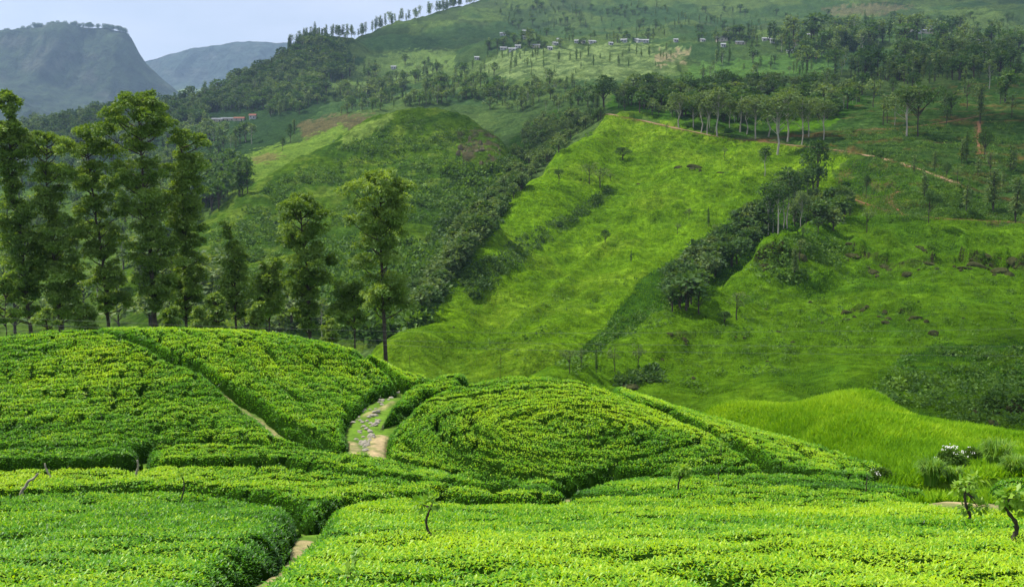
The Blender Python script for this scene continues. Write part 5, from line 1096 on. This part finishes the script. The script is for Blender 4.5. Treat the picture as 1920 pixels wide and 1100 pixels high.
for px, py, wd, h, lab in [(1306, 310, 38, 14, 'biggest dark rock high on the bright slope'), (1272, 312, 20, 8, 'flat rock just left of the biggest one on the bright slope'), (1352, 322, 18, 6, 'low rock ledge right of the biggest rock on the bright slope'), (1197, 344, 14, 5, 'small dark stone low on the spur, left of the rocks'),
        (1590, 582, 26, 16, 'dark rock at the left of the rock scatter on the right hillside'), (1626, 573, 16, 11, 'small dark rock above the scatter on the right hillside'), (1660, 583, 17, 16, 'pale-faced rock in the middle of the right hillside scatter'), (1662, 603, 24, 10, 'dark rock right under the pale-faced one'), (1692, 580, 16, 14, 'dark rock right of the pale-faced one'), (1720, 593, 32, 14, 'wide broken rock at the right of the scatter'), (1752, 622, 26, 18, 'lone wedge-shaped dark rock below the scatter'), (1806, 595, 8, 6, 'small stone right of the rock scatter'), (1590, 597, 20, 7, 'flat stone under the left rock of the scatter'),
        (1283, 634, 26, 12, 'brown rock low on the left of the right hillside'), (1256, 624, 16, 9, 'pointed dark rock above the brown rock'), (1436, 578, 11, 7, 'single small dark stone in the middle of the open slope'), (1380, 630, 8, 9, 'left of two little stones under the vase-shaped tree'), (1396, 631, 8, 11, 'right of two little stones under the vase-shaped tree'), (1460, 620, 12, 6, 'flat stone in the middle of the right hillside'), (1487, 640, 11, 6, 'flat stone lower in the middle of the right hillside'), (1543, 604, 10, 7, 'small stone left of the rock scatter'), (1300, 706, 14, 9, 'grey stone near the valley bottom'), (1520, 565, 12, 7, 'little stone high in the open slope'), (1242, 672, 12, 6, 'small dark stone near the lower end of the slope'), (1440, 676, 10, 5, 'flat stone low in the middle of the slope'),
        (1605, 478, 44, 14, 'long brown rock ledge under the grassy crest'), (1640, 508, 40, 14, 'dark rock ledge in the grass, left of the outcrop'), (1660, 498, 40, 14, 'dark ledge right of the middle one'), (1725, 463, 28, 10, 'dark rock pair top in the grass bank'), (1706, 512, 32, 12, 'rounded rock under the ledges, left of the big outcrop'), (1745, 492, 36, 10, 'low rock face left of the big outcrop'),
        (1840, 495, 50, 18, 'left block of the big outcrop at the right edge'), (1880, 505, 46, 20, 'lower right block of the big outcrop'), (1905, 487, 40, 20, 'upper right block of the big outcrop'), (1850, 478, 36, 12, 'upper left block of the big outcrop'), (1815, 502, 40, 8, 'thin slab left under the big outcrop'), (1895, 512, 24, 14, 'reddish broken block at the foot of the big outcrop'),
        (1595, 455, 20, 9, 'brown stone in scrub at the left of the rock ledges'), (1500, 480, 40, 18, 'dark rock face under the grassy knob'), (1440, 498, 40, 18, 'dark rock face left of the grassy knob foot'), (1470, 490, 30, 14, 'dark broken rock between the two faces of the grassy knob'),
        (1840, 770, 40, 12, 'dark ledge on the shaded lower right hillside'), (1905, 762, 36, 14, 'layered dark rock at the right edge, low on the hillside'), (1870, 790, 40, 14, 'broken ledge under the layered dark rock'), (1815, 806, 20, 8, 'pale stone just above the bright mound'), (1395, 767, 9, 6, 'small stone on the crest of the bright mound'),
        (1180, 722, 60, 16, 'dark undercut ledge at the valley bottom behind the dome'), (1220, 712, 26, 10, 'dark stone right of the undercut ledge'), (850, 612, 8, 5, 'small stone low on the left of the grass spur')]:
    boulder(px, py, wd, h, lab)
for px, py in [(1590, 486), (1625, 500), (1650, 516), (1672, 506), (1690, 492), (1720, 505), (1732, 470), (1760, 500), (1788, 496), (1800, 506), (1826, 488), (1862, 512), (1876, 484), (1912, 502), (1860, 494), (1515, 488), (1455, 502), (1430, 508), (1646, 590), (1670, 594), (1706, 600), (1600, 590), (1618, 580), (1735, 598), (1290, 640), (1316, 316), (1296, 314)]:
    boulder(px + rt.uniform(-5, 5), py + rt.uniform(-3, 3), rt.uniform(9, 20), rt.uniform(6, 11), 'smaller broken rock among the ledges and rock scatters of the slopes', 'broken rocks of the slopes')
CL = []
for me_ in ROCKS:
    m2 = me_.copy(); m2.materials.clear(); m2.materials.append(M['cliff']); CL.append(m2)
for i in range(10):
    px, py = rt.uniform(856, 936), rt.uniform(250, 306); o = boulder(px, py, rt.uniform(9, 17), rt.uniform(9, 22), 'block of the brown cliff at the right shoulder of the round hill', 'rock blocks of the brown cliff'); o.data = CL[i % 6]

# ------------------------------------------------------------------ stones along the stony path
PS = [np_mesh('path_stone', *(lambda m: (np.array([v.co[:] for v in m.vertices]), [np.array([p.vertices[:] for p in m.polygons])]))(rk), [M['stone']], smooth=False) for rk in ROCKS[:4]]
def near_ground(x, y): return float(nsamp(GND, x, y))
def gpick(px, py, lift=0.0):
    """photo pixel -> point of the near ground itself"""
    a, e = ray(px, py); a = float(a); Y = np.exp(gl); z = nsamp(GND, a * Y, Y) + lift; hit = np.nonzero(z >= float(e) * Y)[0]
    i = hit[hit > 40][0] if len(hit[hit > 40]) else 400
    return a * Y[i], Y[i], float(z[i] - lift)
ns = 0
for pts, n, sz in [([(745, 733), (720, 752), (705, 772), (690, 790), (680, 808), (674, 830)], 44, .11), ([(706, 790), (698, 810), (690, 828), (684, 842)], 30, .12), ([(664, 792), (672, 780), (690, 764)], 8, .09)]:
    L_ = smooth_line(pts, 10)
    for k in range(n):
        q = L_[rt.randint(len(L_))] + rt.normal(0, 4.5, 2); x, y, z = gpick(*q); o = bpy.data.objects.new('path_stone', PS[rt.randint(4)]); COL.objects.link(o)
        if in_tea(np.array(x), np.array(y)): x += .0
        s_ = sz * rt.uniform(.6, 1.7); o.location = (x, y, z + s_ * .1); o.scale = (s_ * rt.uniform(.8, 1.3), s_, s_ * .8); o.rotation_euler = (rt.uniform(-.4, .4), rt.uniform(-.4, .4), rt.uniform(0, 6.28)); ns += 1
        tag(o, 'pale stone lining the grassy path between the hill and the dome', 'stone', 'stones lining the path')

# ------------------------------------------------------------------ saplings, stumps and sticks standing in the tea
M['sap'] = mat_leaf('broad_sapling_leaves', (.06, .16, .012), (.14, .32, .02), (.30, .46, .06), .45, .3, .38)
M['grey_wood'] = mat_bark('bleached_wood', (.20, .17, .12), (.46, .40, .30), 6)
def tea_pt(px, py):
    x, y = npick(px, py); return np.array((x, y, float(nsamp(TOP, x, y))))
def stem(name, base, pts, rad, bark, label, cat, leaf=None, r=None, group=None, nl=60, ls=.16, spread=.3):
    """base pixel on the tea, further pixels up the bent stem; leaf = list of (px, py, radius px)"""
    b = tea_pt(*base); Y = b[1]; P = [b - (0, 0, .7), b] + [pt(p[0], p[1], Y) for p in pts]; P = smooth_line(P, 5); o = empty(name, tuple(P[0])); tag(o, label, cat, group)
    t = MB(); t.tube(P - P[0], np.linspace(rad, rad * .55, len(P)) * .75 * (1 + .18 * np.sin(np.arange(len(P)) * 1.7)), 8)
    tufts = []
    for (lx, ly, lr) in leaf or []:
        c_ = pt(lx, ly, Y) - P[0]; rr2 = lr * Y / F_PX; c_[1] += r.uniform(-.15, .15); t.tube(np.array([(P[-1] - P[0]) * .97, .5 * (P[-1] - P[0] + c_), c_]), [rad * .5, rad * .3, rad * .15], 5)
        tufts.append(puff(r, c_, rr2, nl, ls, .85, .35, .78 + r.normal(0, .08)))
    link('trunk', t.mesh('trunk', [M[bark]]), o)
    if tufts: link('crown', leaf_mesh('crown', tufts, M['sap'], .55), o)
    return o
rs2 = np.random.RandomState(91)
stem('sapling', (809, 1012), [(803, 996), (799, 978), (803, 962), (808, 950)], .035, 'bark', 'crooked dark sapling with a thin leafy top in the middle foreground', 'sapling', [(800, 944, 16), (812, 940, 14), (785, 948, 10)], rs2, nl=34, ls=.10)
stem('sapling', (1272, 921), [(1272, 908), (1275, 896)], .05, 'bark', 'straight sapling with a round pale leafy head below the dome', 'sapling', [(1276, 882, 12), (1288, 888, 9), (1270, 890, 9), (1284, 876, 8)], rs2, nl=70, ls=.13)
stem('sapling', (1812, 985), [(1819, 968), (1812, 950), (1809, 930), (1808, 915)], .045, 'bark', 'leafy sapling with drooping broad leaves beside the bare soil patch', 'sapling', [(1808, 906, 15), (1818, 898, 14), (1800, 918, 10), (1822, 925, 9), (1816, 955, 10), (1828, 946, 10), (1840, 948, 9)], rs2, nl=38, ls=.12)
stem('sapling', (1900, 1014), [(1906, 995), (1904, 978), (1892, 962), (1884, 944)], .055, 'bark', 'thick bent sapling at the right edge with broad pale leaves', 'sapling', [(1886, 935, 13), (1900, 928, 16), (1912, 940, 14), (1918, 952, 12), (1895, 945, 10)], rs2, nl=44, ls=.13)
stem('sapling', (340, 940), [(344, 920), (345, 905), (343, 895)], .03, 'bark', 'dark stump with a small green tuft at the edge of the bright band', 'sapling', [(340, 888, 8), (346, 884, 6)], rs2, nl=30, ls=.1)
stem('sapling', (650, 1098), [(655, 1080), (662, 1062)], .014, 'bark', 'slight young sapling with a few leaves at the bottom of the picture', 'sapling', [(664, 1050, 18), (655, 1066, 10), (672, 1040, 12)], rs2, nl=16, ls=.09)
stem('sapling', (1104, 832), [(1104, 822), (1101, 812), (1103, 802)], .03, 'bark', 'little crooked sapling in the middle of the dome', 'sapling', [(1102, 800, 5)], rs2, nl=14, ls=.2)
stem('sapling', (1352, 850), [(1352, 838), (1356, 826)], .035, 'bark', 'dark leafy sapling on the right flank of the dome', 'sapling', [(1358, 826, 9), (1352, 834, 6)], rs2, nl=26, ls=.2)
stem('sapling', (190, 790), [(190, 780), (188, 772)], .03, 'bark', 'short dark stump in the hollow of the left flank', 'sapling')
stem('sapling', (1624, 914), [(1625, 902), (1626, 893)], .03, 'bark', 'thin dark stick at the far edge of the large bright field', 'sapling')
stem('sapling', (1348, 900), [(1346, 892), (1348, 884)], .03, 'bark', 'small dark stick under the right end of the dome', 'sapling')
stem('sapling', (938, 697), [(938, 688), (940, 680), (938, 670)], .03, 'bark', 'slender sapling standing on the crest of the dome', 'sapling', [(939, 676, 5), (937, 684, 4)], rs2, nl=14, ls=.2)
stem('sapling', (828, 706), [(828, 700)], .03, 'bark', 'tiny sapling on the crest left of the dome top', 'sapling', [(829, 698, 5)], rs2, nl=16, ls=.2)
stem('dead_stump', (40, 925), [(48, 912), (53, 902), (64, 896), (71, 887)], .075, 'grey_wood', 'bleached forked dead branch leaning right at the left edge', 'stump')
stem('dead_stump', (95, 897), [(90, 886), (85, 874), (84, 868)], .06, 'grey_wood', 'thin bleached stick leaning left, near the forked dead branch', 'stump')
stem('dead_stump', (254, 897), [(256, 885), (259, 873), (257, 862)], .07, 'grey_wood', 'short bleached stump by the soil gap in the low hedge', 'stump')
for px, py, h, lab in [(504, 626, 14, 'thick post on the crest of the tea hill'), (469, 672, 18, 'thin stick in the upper right tea block of the hill'), (446, 634, 10, 'short stick just under the crest'), (588, 690, 8, 'small stick in the tea above the stony path'), (640, 655, 9, 'stick on the right crest of the hill'), (694, 708, 9, 'stick beside the crest gap'), (601, 733, 14, 'thin pole in the middle of the right block'), (656, 712, 12, 'dark pole near the crest gap'), (768, 692, 9, 'stick at the end of the crest strip'), (912, 722, 8, 'small stick at the left shoulder of the dome'), (1155, 765, 10, 'thin stick on the upper right of the dome'), (752, 748, 11, 'stick in the hedge beside the stony path')]:
    stem('stick', (px, py), [(px + rs2.uniform(-1, 1), py - h * .5), (px + rs2.uniform(-2, 2), py - h)], .024, 'bark', lab, 'stick')

# ------------------------------------------------------------------ grasses and flowering shrubs by the right edge
M['mound_grass'] = mat_leaf('mound_grass_blades', (.085, .215, .007), (.18, .36, .010), (.35, .52, .03), .7, .05, .38)
def blades(P, ht, wd, r, lean=.5):
    n = len(P); D = dirs(n, R(45), R(85), r); V, F, q = leaves(P, D, ht, wd, None, .05, True); return V, F, q
r = np.random.RandomState(131); P = []
Y = np.sqrt(r.uniform(33 ** 2, 96 ** 2, 290000)); X = r.uniform(.10, .56, len(Y)) * Y; zt_ = nsamp(GND, X, Y); mk = (nsamp(MZ, X, Y) > nsamp(TOP, X, Y) - HT + .02) & (nsamp(MZ, X, Y) > -40)
mk |= (X / Y > .33) & (Y < 62) & (Y > 33)
mk &= (nsamp(soil, X, Y) < .35) & ~in_tea(X, Y)
X, Y, zt_ = X[mk], Y[mk], zt_[mk]
V, F, q = blades(np.c_[X, Y, zt_ - .05], r.uniform(.25, .65, len(X)), r.uniform(.05, .11, len(X)), r)
tn = np.clip(.45 + .55 * (fbm(X / 5, Y / 5, 801, 3) - .5) * 2 + r.normal(0, .15, len(X)), 0, 1)
link('grass', np_mesh('grass', V, [F], [M['mound_grass']], attrs={'tint': np.repeat(tn, q)}), kind='stuff', label='bright long grass covering the mound')
def grass_tuft(px, py, rpx, hpx, n, label, mat='sedge'):
    x, y, z = gpick(px, py); s_ = y / F_PX; r = rs2; a = r.uniform(0, 6.28, n); rad = rpx * s_ * .35 * np.sqrt(r.uniform(0, 1, n)); hh = hpx * s_ * r.uniform(.6, 1.15, n)
    V, F = [], []
    for i in range(n):
        d = np.array((math.cos(a[i]), math.sin(a[i]), 0)); b = d * rad[i]; out = rpx * s_ * r.uniform(.15, .75); sd = np.array((-d[1], d[0], 0)) * .022 * r.uniform(.7, 1.3)
        c1 = b + d * out * .3 + (0, 0, hh[i] * .7); c2 = b + d * out * .7 + (0, 0, hh[i]); c3 = b + d * out * 1.15 + (0, 0, hh[i] * r.uniform(.72, 1.12)); k = 8 * i
        V += [b - sd, b + sd, c1 - sd, c1 + sd, c2 - sd * .7, c2 + sd * .7, c3 - sd * .2, c3 + sd * .2]; F += [(k, k + 1, k + 3, k + 2), (k + 2, k + 3, k + 5, k + 4), (k + 4, k + 5, k + 7, k + 6)]
    tn = np.repeat(np.clip(.5 + r.normal(0, .22, n), 0, 1), 8)
    o = link('grass_tuft', np_mesh('grass_tuft', V, [np.array(F)], [M[mat]], attrs={'tint': tn})); o.location = (x, y, z - .05); return tag(o, label, 'grass tuft', 'arching grass tufts by the bare soil')
M['sedge'] = mat_leaf('arching_grass', (.06, .16, .015), (.15, .30, .03), (.32, .44, .09), .5, .2, .35)
for px, py, rp, hp, n, lab in [(1745, 922, 34, 44, 420, 'big arching grass tuft left of the bare soil'), (1785, 915, 24, 30, 220, 'smaller grass tuft between the big one and the soil'), (1868, 880, 40, 52, 480, 'tallest grass tuft behind the dark tea corner'), (1900, 892, 34, 36, 320, 'grass tuft hanging over the tea corner at the right edge')]:
    grass_tuft(px, py, rp, hp, n, lab)
M['flower'] = mat_plain('white_flowers', (.75, .74, .66), .1, .6, 5)
def flower_shrub(px, py, w_, h_, label, nfl, seed, dens=1.0):
    x, y, z = gpick(px, py); s_ = y / F_PX; r = np.random.RandomState(seed); o = empty('flowering_shrub', (x, y, z - .05)); tag(o, label, 'shrub'); tu = []; W = w_ * s_ / 2; H = h_ * s_; tr = MB()
    for i in range(26):
        d = dirs(1, R(0), R(88), r)[0]; c_ = d * (W * .72, W * .6, H * .68) + (0, 0, H * .12); tu.append(puff(r, c_, W * .36, int(150 * dens), .13, .85, .1, .62 + r.normal(0, .10))); tr.tube(np.array([(0, 0, 0), c_ * (.5, .5, .4), c_]), [.035, .025, .01], 5)
    link('stem', tr.mesh('stem', [M['bark']]), o); link('foliage', leaf_mesh('foliage', tu, M['shrub'], .5), o)
    fl = MB()
    for i in range(nfl):
        d = dirs(1, R(25), R(85), r)[0]; c_ = d * (W * 1.05, W * .9, H * .98) + (0, 0, H * .1)
        for k in range(5):
            q = c_ + r.normal(0, .06, 3) * (1, 1, .4); e = .016; fl.add([q + (-e, -e, 0), q + (e, -e, 0), q + (e, e, .012), q + (-e, e, .012), q + (0, 0, .04)], [(0, 1, 4), (1, 2, 4), (2, 3, 4), (3, 0, 4)])
    link('blossoms', fl.mesh('blossoms', [M['flower']]), o); return o
flower_shrub(1782, 888, 62, 52, 'round shrub with clusters of white flowers beside the grass tufts', 15, 151)
flower_shrub(1822, 872, 40, 34, 'lighter green flowering shrub right behind the round white-flowered one', 8, 152)
flower_shrub(1651, 908, 52, 30, 'low spreading shrub with few white flowers at the foot of the mound', 7, 153)

# ------------------------------------------------------------------ power lines across the valley
M['wire'] = mat_plain('weathered_cable', (.16, .19, .14), .1, .5, 1)
for pts, lab in [([(-900, 575), (0, 596), (500, 615), (1000, 624), (1500, 621), (1920, 616), (2900, 590)], 'uppermost thin cable crossing the valley behind the tea hill'), ([(-900, 585), (0, 607), (540, 631), (900, 642), (1450, 648), (1920, 649), (2900, 640)], 'middle thin cable crossing the valley'), ([(-900, 600), (0, 620), (600, 642), (1000, 656), (1450, 662), (1920, 667), (2900, 668)], 'lowest thin cable crossing the valley, sagging to the right')]:
    P = np.array([pt(p[0], p[1], 82.) for p in smooth_line(pts, 8)]); t = MB(); t.tube(P, .008, 5); tag(link('power_line', t.mesh('power_line', [M['wire']])), lab, 'cable', 'cables across the valley')

# ---- trees fringing the top of the flat mountain
Vt, Ft, Tt, off = [], [], [], 0
m_ = FAR['round'][0]; v_ = np.array([q.co[:] for q in m_.vertices]); m_.calc_loop_triangles(); t_ = np.array([q.vertices[:] for q in m_.loop_triangles])
for px in np.r_[rt.uniform(-40, 236, 70), rt.uniform(60, 240, 60)]:
    a_, e_ = ray(px, np.interp(px, [-60, 0, 60, 120, 200, 232, 240], [78, 64, 52, 47, 52, 58, 66])); h = rt.uniform(12, 30); x, y, z = float(a_) * 5200, 5200 + rt.uniform(-20, 20), float(e_) * 5200 - 10
    Vt.append(v_ * (h * 1.1, h * 1.1, h) + (x, y, z)); Ft.append(t_ + off); off += len(v_)
link('skyline_trees', np_mesh('skyline_trees', np.vstack(Vt), [np.vstack(Ft)], [M['crown_dark']], attrs={'tint': np.full(off, .3)}), kind='stuff', label='fringe of far trees along the flat mountain top')
# ------------------------------------------------------------------ unseen cloud lumps added to shade parts of the hills, and the haze
m = bpy.data.materials.new('thin_shade_cloud'); m.use_nodes = True; t = m.node_tree; t.nodes.clear(); o_ = t.nodes.new('ShaderNodeOutputMaterial')
df = t.nodes.new('ShaderNodeBsdfTranslucent'); df.inputs['Color'].default_value = (.9, .92, .95, 1); tp = t.nodes.new('ShaderNodeBsdfTransparent'); ms = t.nodes.new('ShaderNodeMixShader'); ms.inputs['Fac'].default_value = .28
t.links.new(tp.outputs[0], ms.inputs[1]); t.links.new(df.outputs[0], ms.inputs[2]); t.links.new(ms.outputs[0], o_.inputs['Surface'])
CLOUD_Z = 1030.0
rc = np.random.RandomState(5)
def cloud(spots, label):
    """spots = ground x, y, z, half sizes x, y of the shade it throws"""
    mb = MB()
    for gx_, gy_, gz_, sx_, sy_ in spots:
        k = (CLOUD_Z - gz_) / SUN_DIR.z; cx_, cy_ = gx_ + SUN_DIR.x * k, gy_ + SUN_DIR.y * k
        for i in range(9):
            th = rc.uniform(0, 6.28); q = math.sqrt(rc.uniform(0, 1)); ex, ey = cx_ + sx_ * .72 * q * math.cos(th), cy_ + sy_ * .72 * q * math.sin(th); rx, ry = sx_ * rc.uniform(.28, .5), sy_ * rc.uniform(.28, .5); rz = min(rx, ry) * .22
            U, W = np.meshgrid(np.linspace(0, 2 * np.pi, 25)[:-1], np.linspace(.05, np.pi - .05, 12)); dx, dy, dz = np.cos(U) * np.sin(W), np.sin(U) * np.sin(W), np.cos(W)
            k_ = 1 + .35 * (fbm(U * 1.3 + i * 7, W * 2 + gx_, 611, 3) - .5); V = np.c_[(ex + rx * dx * k_).ravel(), (ey + ry * dy * k_).ravel(), (CLOUD_Z + rc.uniform(0, 12) + rz * np.where(dz < 0, .3, 1) * dz * k_).ravel()]
            a_ = np.arange(11)[:, None] * 24 + np.arange(24)[None]; b_ = np.arange(11)[:, None] * 24 + (np.arange(24)[None] + 1) % 24
            mb.add(V, np.stack([a_, b_, b_ + 24, a_ + 24], -1).reshape(-1, 4))
    return link('shade_clouds', mb.mesh('shade_clouds', [m]), kind='stuff', label=label)
cloud([(110, 165, -40, 45, 45), (85, 130, -40, 35, 25)], 'small unseen cloud added to shade the lower right hillside')
cloud([(60, 640, 40, 160, 100), (230, 470, 20, 80, 80), (300, 750, 50, 200, 160)], 'thin unseen cloud added to shade the road and terraces')
cloud([(-700, 1300, 60, 450, 300), (-250, 1700, 150, 350, 300), (1000, 1900, 220, 450, 400)], 'thin unseen cloud added to shade the upper slopes')
m = bpy.data.materials.new('haze'); m.use_nodes = True; t = m.node_tree; t.nodes.clear()
o_ = t.nodes.new('ShaderNodeOutputMaterial'); v_ = t.nodes.new('ShaderNodeVolumePrincipled')
v_.inputs['Color'].default_value = (.50, .72, 1.0, 1); v_.inputs['Density'].default_value = 0.00007; v_.inputs['Anisotropy'].default_value = .25
t.links.new(v_.outputs['Volume'], o_.inputs['Volume'])
lo, hi = -520.0, 1006.0
hb = MB(); hb.box((0, 5500, (lo + hi) / 2), (22000, 15000, hi - lo)); ho = link('haze', hb.mesh('haze', [m], smooth=False), kind='stuff', label='pale haze filling the valley air')
